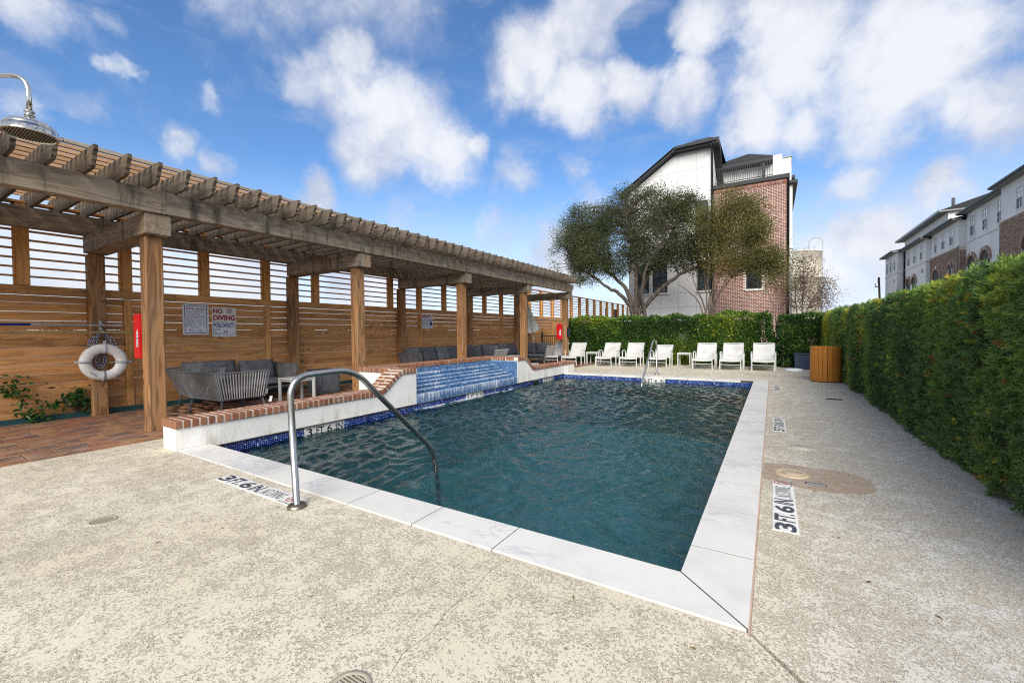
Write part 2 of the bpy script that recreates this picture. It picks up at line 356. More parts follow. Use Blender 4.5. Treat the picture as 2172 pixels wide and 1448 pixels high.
M_['black'] = simple('black plastic', (.012, .013, .02), .4)
M_['umbrella'] = simple('cream canvas', (.74, .72, .65), .9, var=.05)
M_['edging'] = simple('green plastic edging', (.018, .072, .072), .5, var=.12)
M_['lid'] = simple('tan skimmer lid', (.52, .41, .27), .6, var=.05)
M_['lidwhite'] = simple('white plastic lid', (.68, .70, .72), .45)
M_['decklid'] = simple('deck coloured lid', (.50, .45, .36), .8, var=.08, bump=.3)
M_['grate'] = simple('drain grate', (.42, .37, .28), .6)
M_['hole'] = simple('dark recess', (.012, .012, .014), .9)
M_['zinc'] = simple('zinc plate', (.42, .45, .46), .4, .6)
M_['soil'] = simple('soil', (.05, .035, .022), .95, bump=.5, bscale=30)
M_['ground'] = simple('distant ground', (.16, .15, .12), .95, var=.12, nscale=.2)
M_['base'] = simple('slab base', (.09, .08, .07), .95)
M_['bark'], g = newmat('bark')
co = g.n('NewGeometry').outputs['Position']
f = g.noise(g.mapping(co, (5, 5, 1.6)), 2.0, 6, .65).outputs['Fac']
fin_mat(g, g.mix(g.mr(f, .3, .7), (.035, .028, .022), (.105, .085, .068)), .95, f, .8, .03)
M_['bark2'] = simple('smooth bark', (.125, .088, .062), .9, var=.2, nscale=3)
M_['twig'] = simple('twig', (.10, .07, .05), .9)
M_['yewleaf'] = foliage('hedge leaf', [(0, (.045, .095, .032)), (.3, (.105, .20, .060)), (.55, (.18, .29, .070)), (.74, (.29, .39, .065)), (.86, (.36, .44, .05)), (.94, (.60, .60, .06)), (.965, (.30, .15, .06)), (1, (.42, .15, .05))], .38, .35)
M_['boxleaf'] = foliage('rear hedge leaf', [(0, (.025, .055, .016)), (.4, (.058, .14, .026)), (.7, (.13, .235, .032)), (.88, (.34, .40, .04)), (1, (.58, .56, .06))], .35, .35)
M_['oakleaf'] = foliage('oak leaf', [(0, (.050, .066, .032)), (.5, (.095, .115, .052)), (1, (.16, .175, .08))], .75, .35, .12)
M_['crapeleaf'] = foliage('crape myrtle leaf', [(0, (.065, .075, .025)), (.4, (.12, .13, .040)), (.72, (.18, .17, .048)), (.85, (.24, .17, .05)), (1, (.33, .16, .05))], .75, .35, .12)
M_['redleaf'] = foliage('russet leaf', [(0, (.06, .036, .028)), (.5, (.13, .075, .052)), (.85, (.22, .14, .095)), (1, (.30, .21, .14))], .6, .25)
M_['vineleaf'] = foliage('vine leaf', [(0, (.014, .045, .012)), (.6, (.035, .10, .018)), (1, (.10, .20, .03))], .35, .35)
M_['dryleaf'] = foliage('fallen leaf', [(0, (.10, .05, .02)), (.5, (.22, .14, .04)), (1, (.16, .20, .05))], .7, .1)
M_['hedgecore'] = simple('hedge inner twigs', (.055, .085, .030), .95)
M_['render'], g = newmat('house stucco')
co = g.n('NewGeometry').outputs['Position']
c = g.mix(g.mr(g.noise(co, .7, 6, .6).outputs['Fac'], .35, .7), (.66, .655, .64), (.74, .735, .72))
c = g.mix(g.mr(g.noise(g.mapping(co, (1.5, 1.5, .25)), 1.0, 6, .6).outputs['Fac'], .52, .75, 0, .35), c, (.46, .43, .38))
fin_mat(g, c, .9, g.noise(co, 30, 4).outputs['Fac'], .2, .01, 0, .2)
M_['silo'], g = newmat('stained silo paint')
co = g.n('NewGeometry').outputs['Position']
c = g.mix(g.mr(g.noise(g.mapping(co, (1.2, 1.2, .18)), 1.0, 6, .65).outputs['Fac'], .45, .75, 0, .7), (.62, .59, .50), (.38, .30, .18))
fin_mat(g, c, .8)
M_['housebrick'] = tinted('house brick', [(0, (.27, .11, .08)), (.5, (.35, .155, .11)), (.85, (.43, .23, .17)), (1, (.24, .14, .12))], .85, .2)
M_['housebrick2'] = tinted('brown house brick', [(0, (.25, .165, .12)), (.5, (.34, .235, .175)), (1, (.42, .31, .245))], .85, .2)
M_['housemortar'] = simple('house mortar', (.72, .67, .62), .9)
M_['roof'] = tinted('roof shingle', [(0, (.040, .042, .046)), (.6, (.070, .072, .078)), (1, (.11, .108, .11))], .9, .2)
M_['trim'] = simple('black trim', (.022, .023, .028), .5)
M_['soffit'] = simple('dark soffit', (.05, .048, .05), .7)
M_['blind'] = simple('window blind', (.70, .66, .66), .7)
M_['stonearch'] = objramp('arch brick', [(.36, .24, .18), (.42, .30, .24), (.30, .20, .15)], .85, 20, .3)
M_['glass'], g = newmat('window glass')
fin_mat(g, (.045, .055, .065, 1), .04, spec=.9)
M_['glassdark'], g = newmat('dark window glass')
fin_mat(g, (.02, .022, .026, 1), .06, spec=.7)
M_['glasslit'], g = newmat('window glass with pale blind')
fin_mat(g, (.78, .78, .76, 1), .15, spec=.5)

M_['jointgrey'] = simple('panel joint', (.48, .48, .48), .9)

M_['render2'], g = newmat('house stucco lightened for shade')  # copy of the house stucco, lightened to offset shade on the fronts
co = g.n('NewGeometry').outputs['Position']
c = g.mix(g.mr(g.noise(co, .5, 6, .6).outputs['Fac'], .35, .7), (.76, .75, .73), (.84, .835, .82))
c = g.mix(g.mr(g.noise(g.mapping(co, (1.5, 1.5, .25)), 1.0, 6, .6).outputs['Fac'], .52, .75, 0, .35), c, (.55, .52, .47))
fin_mat(g, c, .9, g.noise(co, 30, 4).outputs['Fac'], .2, .01, 0, .2)
M_['copgrout'] = simple('coping grout', (.075, .06, .045), .9)
M_['bubble'] = veil('bubbling water', (11, 11, 1), .45, .95, .4)
M_['soffit2'] = simple('grey soffit', (.26, .26, .26), .7)
# ------------------------------------------------------------------ geometry helpers
WM = {}
def setp(o, label=None, cat=None, group=None, kind=None):
    if label: o['label'] = label
    if cat: o['category'] = cat
    if group: o['group'] = group
    if kind: o['kind'] = kind
    return o
def link(name, data, Mw=None, parent=None, **kw):
    o = bpy.data.objects.new(name, data); COL.objects.link(o)
    Mw = Mw if Mw is not None else Matrix.Identity(4)
    WM[o] = Mw
    if parent is not None:
        o.parent = parent; o.matrix_basis = WM[parent].inverted() @ Mw
    else: o.matrix_basis = Mw
    return setp(o, **kw)
def T(x, y, z, rz=0.0): return Matrix.Translation((x, y, z)) @ Matrix.Rotation(rz, 4, 'Z')
def thing(name, label, cat, loc=(0, 0, 0), rz=0.0, group=None, kind=None):
    return link(name, None, T(*loc, rz), None, label=label, cat=cat, group=group, kind=kind)
def copy_tree(o, Mw, parent=None):
    c = o.copy(); COL.objects.link(c); WM[c] = Mw
    if parent is not None: c.parent = parent; c.matrix_basis = WM[parent].inverted() @ Mw
    else: c.matrix_basis = Mw
    for ch in list(o.children):
        copy_tree(ch, Mw @ ch.matrix_basis, c)
    return c
_bc = {}
def boxmesh(lx, ly, lz, mat, bev=.003, tag=''):
    k = (round(lx, 4), round(ly, 4), round(lz, 4), mat.name, round(bev, 4), tag)
    if k in _bc: return _bc[k]
    bm = bmesh.new(); bmesh.ops.create_cube(bm, size=1)
    for v in bm.verts: v.co = Vector((v.co.x * lx, v.co.y * ly, v.co.z * lz))
    if bev > 0:
        bmesh.ops.bevel(bm, geom=list(bm.edges), offset=min(bev, min(lx, ly, lz) * .3), segments=1, affect='EDGES')
    me = bpy.data.meshes.new('box'); bm.to_mesh(me); bm.free(); me.materials.append(mat)
    _bc[k] = me; return me
RX = {0: Matrix.Identity(4), 1: Matrix.Rotation(math.pi / 2, 4, 'Z'), 2: Matrix.Rotation(-math.pi / 2, 4, 'Y')}
def bx(name, par, mat, x0, x1, y0, y1, z0, z1, axis=None, bev=.003, rot=None, **kw):
    d = [abs(x1 - x0), abs(y1 - y0), abs(z1 - z0)]
    if axis is None: axis = max(range(3), key=lambda i: d[i])
    l = {0: (d[0], d[1], d[2]), 1: (d[1], d[0], d[2]), 2: (d[2], d[1], d[0])}[axis]
    Mw = Matrix.Translation(((x0 + x1) / 2, (y0 + y1) / 2, (z0 + z1) / 2))
    if rot is not None: Mw = Mw @ rot
    return link(name, boxmesh(*l, M_[mat] if isinstance(mat, str) else mat, bev), Mw @ RX[axis], par, **kw)
def mesh_np(name, V, F, mat, tint=None, smooth=False, uv=None, extra=None):
    V = np.asarray(V, np.float32); F = np.asarray(F, np.int32)
    me = bpy.data.meshes.new(name); nf, k = F.shape
    me.vertices.add(len(V)); me.vertices.foreach_set('co', V.ravel())
    me.loops.add(nf * k); me.loops.foreach_set('vertex_index', F.ravel())
    me.polygons.add(nf); me.polygons.foreach_set('loop_start', np.arange(0, nf * k, k, dtype=np.int32))
    if smooth: me.polygons.foreach_set('use_smooth', np.ones(nf, bool))
    me.update(calc_edges=True)
    me.materials.append(M_[mat] if isinstance(mat, str) else mat)
    if tint is not None:
        a = me.attributes.new('tint', 'FLOAT', 'FACE'); a.data.foreach_set('value', np.asarray(tint, np.float32))
    if extra is not None:
        a = me.attributes.new(extra[0], 'FLOAT', 'POINT'); a.data.foreach_set('value', np.asarray(extra[1], np.float32))
    if uv is not None:
        u = me.uv_layers.new(name='UVMap'); u.data.foreach_set('uv', np.asarray(uv, np.float32)[F.ravel()].ravel())
    return me
BF = np.array([[0, 3, 2, 1], [4, 5, 6, 7], [0, 1, 5, 4], [1, 2, 6, 5], [2, 3, 7, 6], [3, 0, 4, 7]])
BV = np.array([[-1, -1, -1], [1, -1, -1], [1, 1, -1], [-1, 1, -1], [-1, -1, 1], [1, -1, 1], [1, 1, 1], [-1, 1, 1]]) * .5
def boxes_np(name, C, S, mat, tint=None):
    C = np.asarray(C, float).reshape(-1, 3); S = np.broadcast_to(np.asarray(S, float), C.shape); n = len(C)
    V = (C[:, None] + BV[None] * S[:, None]).reshape(-1, 3)
    F = (BF[None] + 8 * np.arange(n)[:, None, None]).reshape(-1, 4)
    t = np.repeat(np.asarray(tint), 6) if tint is not None else None
    return mesh_np(name, V, F, mat, t)
def poly(name, pts, z0, z1, mat):
    """Prism from a plan outline (counter-clockwise)."""
    bm = bmesh.new(); a = [bm.verts.new((x, y, z0)) for x, y in pts]; b = [bm.verts.new((x, y, z1)) for x, y in pts]
    bm.faces.new(b); bm.faces.new(a[::-1]); n = len(pts)
    for i in range(n): bm.faces.new((a[i], a[(i + 1) % n], b[(i + 1) % n], b[i]))
    bmesh.ops.recalc_face_normals(bm, faces=bm.faces)
    bmesh.ops.triangulate(bm, faces=[f for f in bm.faces if len(f.verts) > 4])
    me = bpy.data.meshes.new(name); bm.to_mesh(me); bm.free(); me.materials.append(M_[mat] if isinstance(mat, str) else mat); return me
def prism(name, pts, d, axis, mat):
    """Outline pts (a, b) extruded from 0 to d. axis 'Y': a=x,b=z; axis 'X': a=y,b=z."""
    bm = bmesh.new()
    f = (lambda a, b, t: (a, t, b)) if axis == 'Y' else (lambda a, b, t: (t, a, b))
    A = [bm.verts.new(f(a, b, 0)) for a, b in pts]; B = [bm.verts.new(f(a, b, d)) for a, b in pts]; n = len(pts)
    bm.faces.new(A); bm.faces.new(B[::-1])
    for i in range(n): bm.faces.new((A[i], A[(i + 1) % n], B[(i + 1) % n], B[i]))
    bmesh.ops.recalc_face_normals(bm, faces=bm.faces)
    bmesh.ops.triangulate(bm, faces=[f_ for f_ in bm.faces if len(f_.verts) > 4])
    me = bpy.data.meshes.new(name); bm.to_mesh(me); bm.free(); me.materials.append(M_[mat] if isinstance(mat, str) else mat); return me
def tube_arr(pts, r, segs=8, cap=True, closed=False):
    P = [Vector(p) for p in pts]; n = len(P)
    rs = r if hasattr(r, '__len__') else [r] * n
    V, F = [], []; up = None
    for i in range(n):
        if closed: t = P[(i + 1) % n] - P[i - 1]
        else: t = (P[min(i + 1, n - 1)] - P[max(i - 1, 0)])
        t = t.normalized() if t.length > 1e-9 else Vector((0, 0, 1))
        if up is None:
            up = t.orthogonal().normalized()
        up = (up - t * up.dot(t)); up = up.normalized() if up.length > 1e-6 else t.orthogonal().normalized()
        b = t.cross(up)
        for k in range(segs):
            a = 2 * math.pi * k / segs
            V.append(P[i] + (up * math.cos(a) + b * math.sin(a)) * rs[i])
    m = n if closed else n - 1
    for i in range(m):
        for k in range(segs):
            F.append((i * segs + k, i * segs + (k + 1) % segs, ((i + 1) % n) * segs + (k + 1) % segs, ((i + 1) % n) * segs + k))
    if cap and not closed:
        for base, c in ((0, P[0]), ((n - 1) * segs, P[-1])):
            V.append(c); ci = len(V) - 1
            for k in range(segs): F.append((base + k, base + (k + 1) % segs, ci, ci))
    return [tuple(v) for v in V], F
def joinarr(parts):
    V, F = [], []
    for v, f in parts:
        o = len(V); V += list(v); F += [tuple(i + o for i in q) for q in f]
    return V, F
def pymesh(name, V, F, mat, smooth=True, tint=None):
    me = bpy.data.meshes.new(name)
    F = [tuple(dict.fromkeys(f)) for f in F]
    me.from_pydata(V, [], F); me.update()
    if smooth: me.polygons.foreach_set('use_smooth', np.ones(len(F), bool))
    me.materials.append(M_[mat] if isinstance(mat, str) else mat)
    if tint is not None:
        a = me.attributes.new('tint', 'FLOAT', 'FACE'); a.data.foreach_set('value', np.asarray(tint, np.float32))
    return me
def tube(name, par, mat, pts, r, segs=8, closed=False, Mw=None, **kw):
    V, F = tube_arr(pts, r, segs, True, closed)
    return link(name, pymesh(name, V, F, mat), Mw or Matrix.Identity(4), par, **kw)
def lathe_arr(prof, segs=24, cap=False):
    V, F = [], []
    for r, z in prof:
        for k in range(segs):
            a = 2 * math.pi * k / segs; V.append((r * math.cos(a), r * math.sin(a), z))
    for i in range(len(prof) - 1):
        for k in range(segs):
            F.append((i * segs + k, i * segs + (k + 1) % segs, (i + 1) * segs + (k + 1) % segs, (i + 1) * segs + k))
    return V, F
def lathe(name, par, mat, prof, Mw, segs=24, smooth=True, **kw):
    V, F = lathe_arr(prof, segs); return link(name, pymesh(name, V, F, mat, smooth), Mw, par, **kw)
def smooth_path(pts, it=2):
    P = [Vector(p) for p in pts]
    for _ in range(it):
        Q = [P[0]]
        for a, b in zip(P[:-1], P[1:]): Q += [a * .75 + b * .25, a * .25 + b * .75]
        Q.append(P[-1]); P = Q
    return P
_tc = {}
def text_mesh(s, mat, bold=0.0):
    k = (s, mat, bold)
    if k in _tc: return _tc[k].copy()
    cu = bpy.data.curves.new('lettering', 'FONT'); cu.body = s; cu.size = 1.0; cu.offset = bold; cu.resolution_u = 3
    o = bpy.data.objects.new('lettering', cu); me = bpy.data.meshes.new_from_object(o); bpy.data.objects.remove(o)
    me.materials.clear(); me.materials.append(M_[mat]); _tc[k] = me; return me.copy()
def lettering(par, s, mat, Mw, w, h, bold=0.012, name='lettering', **kw):
    """Text fitted in a w x h box whose lower left corner is Mw's origin; local X reads, local Y is up."""
    me = text_mesh(s, mat, bold); n = len(me.vertices)
    co = np.zeros(n * 3, np.float32); me.vertices.foreach_get('co', co); co = co.reshape(-1, 3)
    mn, mx = co.min(0), co.max(0); sc = np.array([w / max(mx[0] - mn[0], 1e-6), h / max(mx[1] - mn[1], 1e-6), 1])
    co = (co - np.array([mn[0], mn[1], 0])) * sc; me.vertices.foreach_set('co', co.astype(np.float32).ravel()); me.update()
    return link(name, me, Mw, par, **kw)
def frame_m(o, xa, ya):
    """Matrix with origin o, local X along xa and local Y along ya."""
    xa, ya = Vector(xa).normalized(), Vector(ya).normalized(); za = xa.cross(ya); Mm = Matrix.Identity(4)
    for i in range(3): Mm[i][0], Mm[i][1], Mm[i][2], Mm[i][3] = xa[i], ya[i], za[i], o[i]
    return Mm
def ring_arr(r0, r1, n=28, cx=0, cy=0, z=0):
    V, F = [], []
    for k in range(n):
        a = 2 * math.pi * k / n; c, s = math.cos(a), math.sin(a)
        V += [(cx + r0 * c, cy + r0 * s, z), (cx + r1 * c, cy + r1 * s, z)]
    for k in range(n): F.append((2 * k, 2 * k + 1, (2 * k + 3) % (2 * n), (2 * k + 2) % (2 * n)))
    return V, F
def nodiving(par, Mw, r, mat, ink='ink', name='no_diving_symbol'):
    """Red ring with crossed bars over a black diving figure, flat print."""
    ob = link(name, pymesh(name, *joinarr([ring_arr(r * .84, r)] + [([(-r * .8 * c - r * .06 * s, -r * .8 * s + r * .06 * c, .0004), (-r * .8 * c + r * .06 * s, -r * .8 * s - r * .06 * c, .0004), (r * .8 * c + r * .06 * s, r * .8 * s - r * .06 * c, .0004), (r * .8 * c - r * .06 * s, r * .8 * s + r * .06 * c, .0004)], [(0, 1, 2, 3)]) for c, s in ((.707, .707), (.707, -.707))]), mat, False), Mw, par)
    fig = [([(r * x, r * y, -.0004) for x, y in q], [(0, 1, 2, 3)]) for q in (((-.1, -.1), (.12, -.02), (.3, .45), (.12, .5)), ((-.35, -.55), (-.22, -.6), (.12, -.02), (-.1, -.1)), ((-.1, .1), (-.5, .2), (-.5, .3), (.0, .3)))]
    link('diving_figure', pymesh('diving_figure', *joinarr(fig), ink, False), Mw, ob)
    return ob
# ------------------------------------------------------------------ ground, deck, paving, pool
PX0, PX1, PY0, PY1 = -5.75, -0.41, 2.38, 12.47      # pool walls
CO0, CO1, CY0, CY1 = -5.75, -0.085, 2.06, 12.84     # coping outer lines
ZW = -0.145                                         # water level
def ring_quads(x0, x1, y0, y1, X0, X1, Y0, Y1, z):
    V = [(X0, Y0, z), (X1, Y0, z), (X1, Y1, z), (X0, Y1, z), (x0, y0, z), (x1, y0, z), (x1, y1, z), (x0, y1, z)]
    return V, [(0, 1, 5, 4), (1, 2, 6, 5), (2, 3, 7, 6), (3, 0, 4, 7)]
link('ground', pymesh('ground', *ring_quads(-9.9, 2.6, -4, 21, -1500, 1500, -1500, 1500, -.06), 'ground', False), kind='structure')
V, F = ring_quads(CO0 + .05, CO1 - .05, CY0 + .05, CY1 - .05, -9.9, 2.6, -4, 21, -.022)
link('site_base', pymesh('site_base', V, F, 'base', False), kind='structure')
deck = link('pool_deck', None, T(0, 0, 0), kind='structure')
DXR = 1.95
slabs = [
 [(-5.83, 2.052), (-6.615, .875), (-6.615, -3.6), (DXR, -3.6), (DXR, -.04), (.09, 1.852), (-.085, 2.052)],
 [(-.078, 2.064), (.104, 1.872), (DXR, -.008), (DXR, 7.494), (-.078, 7.494)],
 [(-.078, 7.504), (DXR, 7.504), (DXR, 20.5), (-2.345, 20.5), (-2.345, 12.848), (-.078, 12.848)],
 [(-2.355, 12.848), (-2.355, 20.5), (-6.2, 20.5), (-6.2, 13.36), (-5.74, 13.36), (-5.74, 12.848)],
 [(-5.84, 2.048), (-6.09, 2.048), (-6.09, 2.6), (-6.615, 2.6), (-6.615, .888)]]
for s in slabs: link('deck_slab', poly('deck_slab', s[::-1], -.12, 0, 'deck'), None or Matrix.Identity(4), deck)
link('joint_strip', poly('joint_strip', [(-.092, 2.06), (-.078, 2.07), (-.078, 12.84), (-.086, 12.84)][::-1], -.02, -.0035, 'jointpink'), Matrix.Identity(4), deck)
link('joint_strip', poly('joint_strip', [(-5.75, 2.045), (-.085, 2.045), (-.085, 2.06), (-5.75, 2.06)], -.02, -.0035, 'jointpink'), Matrix.Identity(4), deck)
# hairline crack: a thin open groove line laid 1 mm proud of the slab colour
ck = [(-1.30, 2.04), (-1.315, 1.86), (-1.29, 1.7), (-1.30, 1.5), (-1.265, 1.36), (-1.28, 1.2), (-1.25, 1.12)]
cv = []
for i, (x, y) in enumerate(smooth_path([(a, b, 0) for a, b in ck], 1) and ck): cv += [(x - .0011, y, .0012), (x + .0011, y, .0012)]
link('hairline_crack', pymesh('hairline_crack', cv, [(2 * i, 2 * i + 1, 2 * i + 3, 2 * i + 2) for i in range(len(ck) - 1)], 'joint', False), None, deck)
# brown concrete patch with skimmer lid, anchor recess
pp = [(-.07, 4.83), (-.07, 4.30), (0.0, 4.27), (.12, 4.22), (.22, 4.19), (.29, 4.18), (.40, 4.18), (.52, 4.22), (.62, 4.28), (.69, 4.36), (.73, 4.48), (.72, 4.58), (.70, 4.70), (.63, 4.80), (.55, 4.86), (.44, 4.85), (.33, 4.84), (.2, 4.87), (.08, 4.86)]
pj_ = []
for i in range(len(pp)):
    (ax, ay), (bx2, by2) = pp[i], pp[(i + 1) % len(pp)]
    for k in range(4):
        t = k / 4; pj_.append((ax + (bx2 - ax) * t + RND.uniform(-.008, .008), ay + (by2 - ay) * t + RND.uniform(-.012, .012)))
pj_ = [(max(x, -.072), y) for x, y in pj_]
link('concrete_patch', poly('concrete_patch', pj_[::-1], -.01, .005, 'patch'), None, deck)
lid = thing('skimmer_lid', 'round tan plastic skimmer lid set in brown patch beside the pool', 'lid', (.145, 4.545, .005))
lathe('cover', lid, 'lid', [(0, .012), (.085, .012), (.088, .010), (.092, .010), (.095, .012), (.125, .012), (.132, .008), (.134, 0)], T(.145, 4.545, .005), 40)
for a in (.06, -.06): bx('finger_slot', lid, 'hole', .145 + a - .02, .145 + a + .02, 4.545 + a * .6 - .006, 4.545 + a * .6 + .006, .0165, .018, bev=0)
an = thing('anchor_plate', 'small grey metal plate sunk in the brown concrete patch', 'plate', (.31, 4.34, .005))
bx('recess', an, 'hole', .235, .385, 4.315, 4.372, .0045, .0062, bev=0); bx('plate', an, 'zinc', .242, .378, 4.318, 4.352, .006, .0085, bev=.001)
dl = thing('deck_lid', 'round deck coloured lid flush in the deck beyond the brown patch', 'lid', (.27, 5.66, 0))
lathe('cover', dl, 'decklid', [(0, .003), (.115, .003), (.116, .0012), (.122, .0012), (.123, .003), (.131, .003), (.133, 0)], T(.27, 5.66, 0), 36)
for (x, y, lab) in ((-4.045, 1.0, 'round drain grate in the cream deck left of the near handrail'), (-1.325, .98, 'round drain grate at the bottom edge of the view')):
    dg = thing('drain_grate', lab, 'drain', (x, y, 0), group='drain grates in the deck')
    lathe('rim', dg, 'grate', [(.062, .0012), (.064, .004), (.082, .004), (.084, 0)], T(x, y, 0), 30)
    lathe('well', dg, 'hole', [(0, .0012), (.064, .0012)], T(x, y, 0), 30)
    for k in range(-4, 5):
        l = math.sqrt(max(.06 ** 2 - (k * .013) ** 2, 0)); bx('grate_bar', dg, 'grate', x - l, x + l, y + k * .013 - .004, y + k * .013 + .004, .0015, .0035, bev=0)
sl = thing('slot_drain', 'dark narrow drain slot in the deck near the tall hedge', 'drain', (.98, 9.9, 0)); bx('slot', sl, 'hole', .86, 1.1, 9.82, 9.98, .0008, .002, bev=0)
# inlaid depth markers on the deck
def deck_marker(o, xa, ya, words, L=1.12, H=.148):
    """o: corner, xa reading direction, ya up direction. Tiles 3 | FT. | 6 | IN. | NO DIVING | symbol."""
    Mm = frame_m(o, xa, ya); mk = link('depth_marker', None, Mm, deck)
    xs = [0, .158, .333, .49, .655, .925, 1.12]; k = L / 1.12
    for i in range(6):
        a, b = xs[i] * k, xs[i + 1] * k
        tl = link('marker_tile', boxmesh(b - a - .003, H, .006, M_['tilewhite'], .0008), Mm @ T((a + b) / 2, H / 2, .0012), mk)
        Z = .0052
        if i < 4: lettering(mk, words[i], 'tilegrey', Mm @ T(a + .012, .012, Z), b - a - .026, H - .024, .030)
        elif i == 4: lettering(mk, 'NO DIVING', 'tilegrey', Mm @ T(a + .008, .022, Z), b - a - .014, H - .04, .0)
        else:
            nodiving(mk, Mm @ T((a + b) / 2, H * .60, Z), .052, 'red')
            lettering(mk, 'NO DIVING', 'tilegrey', Mm @ T(a + .03, .006, Z), b - a - .06, .018, .0)
deck_marker((-4.31, 1.822, 0), (1, .0, 0), (0, 1, 0), ['3', 'FT.', '6', 'IN.'], 1.18)
deck_marker((.148, 3.22, 0), (0, 1, 0), (-1, 0, 0), ['3', 'FT.', '6', 'IN.'], 1.12)
deck_marker((.148, 6.42, 0), (0, 1, 0), (-1, 0, 0), ['5', 'FT.', '0', 'IN.'], 1.08)
deck_marker((.155, 10.68, 0), (0, 1, 0), (-1, 0, 0), ['3', 'FT.', '6', 'IN.'], 1.02)

# ---- pavers: rows along Y, random lengths
pav = link('brick_paving', None, T(0, 0, 0), kind='structure')
bx('joint_sand', pav, 'paverjoint', -9.73, -6.63, -4.2, 13.3, -.05, -.010, bev=0)
bx('joint_sand', pav, 'paverjoint', -9.73, -6.21, 13.3, 20.5, -.05, -.0105, bev=0)
cells = []; x = -6.632; widths = [.155, .155, .235, .155, .235]; wi = 0
while x > -9.70:
    wd = widths[wi % 5]; wi += 1; wd = min(wd, x + 9.72); y = -4.2 + RND.uniform(0, .2); y1 = 18.6
    while y < y1:
        l = RND.choice([.155, .235, .235, .315]); 
        cells.append((x - wd / 2, y + l / 2, wd - .009, l - .009)); y += l
    x -= wd
for k in range(3):                      # the wider paved strip beyond the low wall
    y = 13.42
    while y < 18.6:
        l = RND.choice([.155, .235, .235]); cells.append((-6.215 - .135 * k - .0675, y + l / 2, .129, l - .006)); y += l
def clear_of(c):                        # hidden under the raised pool wall
    return not (c[0] > -7.0 and 5.45 < c[1] < 9.98)
cells = [c for c in cells if clear_of(c)]
cells.sort(key=lambda c: (0 if (.6 < c[1] < 2.9) else 1, math.hypot(c[0], c[1])))
for cx, cy, wd, l in cells[:300]:
    lw = round(wd, 3); ll = round(l, 3)
    link('paver', boxmesh(ll, lw, .05, M_['paver'], .004), Matrix.Translation((cx, cy, -.0265 + RND.uniform(-.0015, .0015))) @ RX[1], pav)
rest = cells[300:]
link('paver', boxes_np('paver', [(c[0], c[1], -.0265) for c in rest], [(c[2], c[3], .05) for c in rest], 'paver', NP.random(len(rest))), None, pav, kind='stuff')

# ---- pool shell and water
pool = link('pool_basin', None, T(0, 0, 0), kind='structure')
ZB = -1.5
bx('pool_floor', pool, 'plaster', PX0 - .1, PX1 + .1, PY0 - .1, PY1 + .1, ZB - .1, ZB, bev=0)
bx('pool_side', pool, 'plaster', PX0 - .22, PX0, PY0, PY1, ZB, -.03, bev=0); bx('pool_side', pool, 'plaster', PX1, PX1 + .22, PY0, PY1, ZB, -.045, bev=0)
bx('pool_side', pool, 'plaster', PX0 - .22, PX1 + .22, PY0 - .22, PY0, ZB, -.0455, bev=0); bx('pool_side', pool, 'plaster', PX0 - .22, PX1 + .22, PY1, PY1 + .22, ZB, -.0455, bev=0)
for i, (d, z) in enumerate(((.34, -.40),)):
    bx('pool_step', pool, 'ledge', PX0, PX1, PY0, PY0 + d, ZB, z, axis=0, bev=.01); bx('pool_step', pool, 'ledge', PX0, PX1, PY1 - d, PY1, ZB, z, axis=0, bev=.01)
# real ripples: a fine grid raised by many short travelling waves, livelier below the cascade
nxw, nyw = 250, 470
gx_, gy_ = np.meshgrid(np.linspace(PX0 + .002, PX1 - .002, nxw), np.linspace(PY0 + .002, PY1 - .002, nyw)); rw = np.random.default_rng(17)
hw = np.zeros_like(gx_)
wx_ = gx_ + .10 * np.sin(2.1 * gy_ + 1.3) + .07 * np.sin(3.7 * gx_ - 1.9 * gy_); wy_ = gy_ + .10 * np.sin(1.7 * gx_ + .4) + .06 * np.sin(2.9 * gy_ + 2.3 * gx_)
for q in range(70):
    lam = .12 * (4.0 ** rw.random()); ang = rw.normal(.35, .75); kx, ky = math.cos(ang) * 6.283 / lam, math.sin(ang) * 6.283 / lam
    hw += .0047 * lam * np.sin(kx * wx_ + ky * wy_ + rw.uniform(0, 6.28)) * (1 + .6 * np.sin(.9 * gx_ * rw.uniform(.4, 1.4) + rw.uniform(.4, 1.2) * gy_ + rw.uniform(0, 6)))
dist_ = np.hypot(gx_ - PX0, np.clip(np.abs(gy_ - 7.7) - 1.8, 0, 9)); hw *= 1.0 + 1.0 * np.exp(-dist_ / 1.3)
Vw = np.stack([gx_, gy_, ZW + hw], -1).reshape(-1, 3); iw = (np.arange(nyw - 1)[:, None] * nxw + np.arange(nxw - 1)[None]).reshape(-1, 1)
link('pool_water', mesh_np('pool_water', Vw, iw + np.array([[0, 1, nxw + 1, nxw]]), 'water', None, True), kind='structure')
# waterline mosaic: glass tiles 24 mm, on grout, three rows and more
def mosaic(o, ua, va, L, H, holes=(), size=.025, mat='mosaicband', stag=False, name='mosaic_tile', th=.004):
    """tiles on the plane o + u*ua + v*va; returns arrays."""
    ua, va = Vector(ua), Vector(va); na = ua.cross(va)
    nu, nv = max(1, int(L / size)), max(1, round(H / size)); su, sv = L / nu, H / nv
    C, S = [], []
    for j in range(nv):
        for i in range(nu):
            u = (i + .5 + (.5 if stag and j % 2 else 0)) * su
            if u > L - su * .4 or any(a < u < b for a, b in holes): continue
            p = Vector(o) + ua * u + va * ((j + .5) * sv)
            C.append(p + na * RND.uniform(-.0008, .0008)); s = ua * (su - .0028) + va * (sv - .0028) + na * th
            S.append((abs(s.x), abs(s.y), abs(s.z)))
    return C, S
bandC, bandS = [], []
def band(o, ua, L, holes=()):
    a, b = mosaic(o, ua, (0, 0, 1), L, .19, holes); bandC.extend(a); bandS.extend(b)
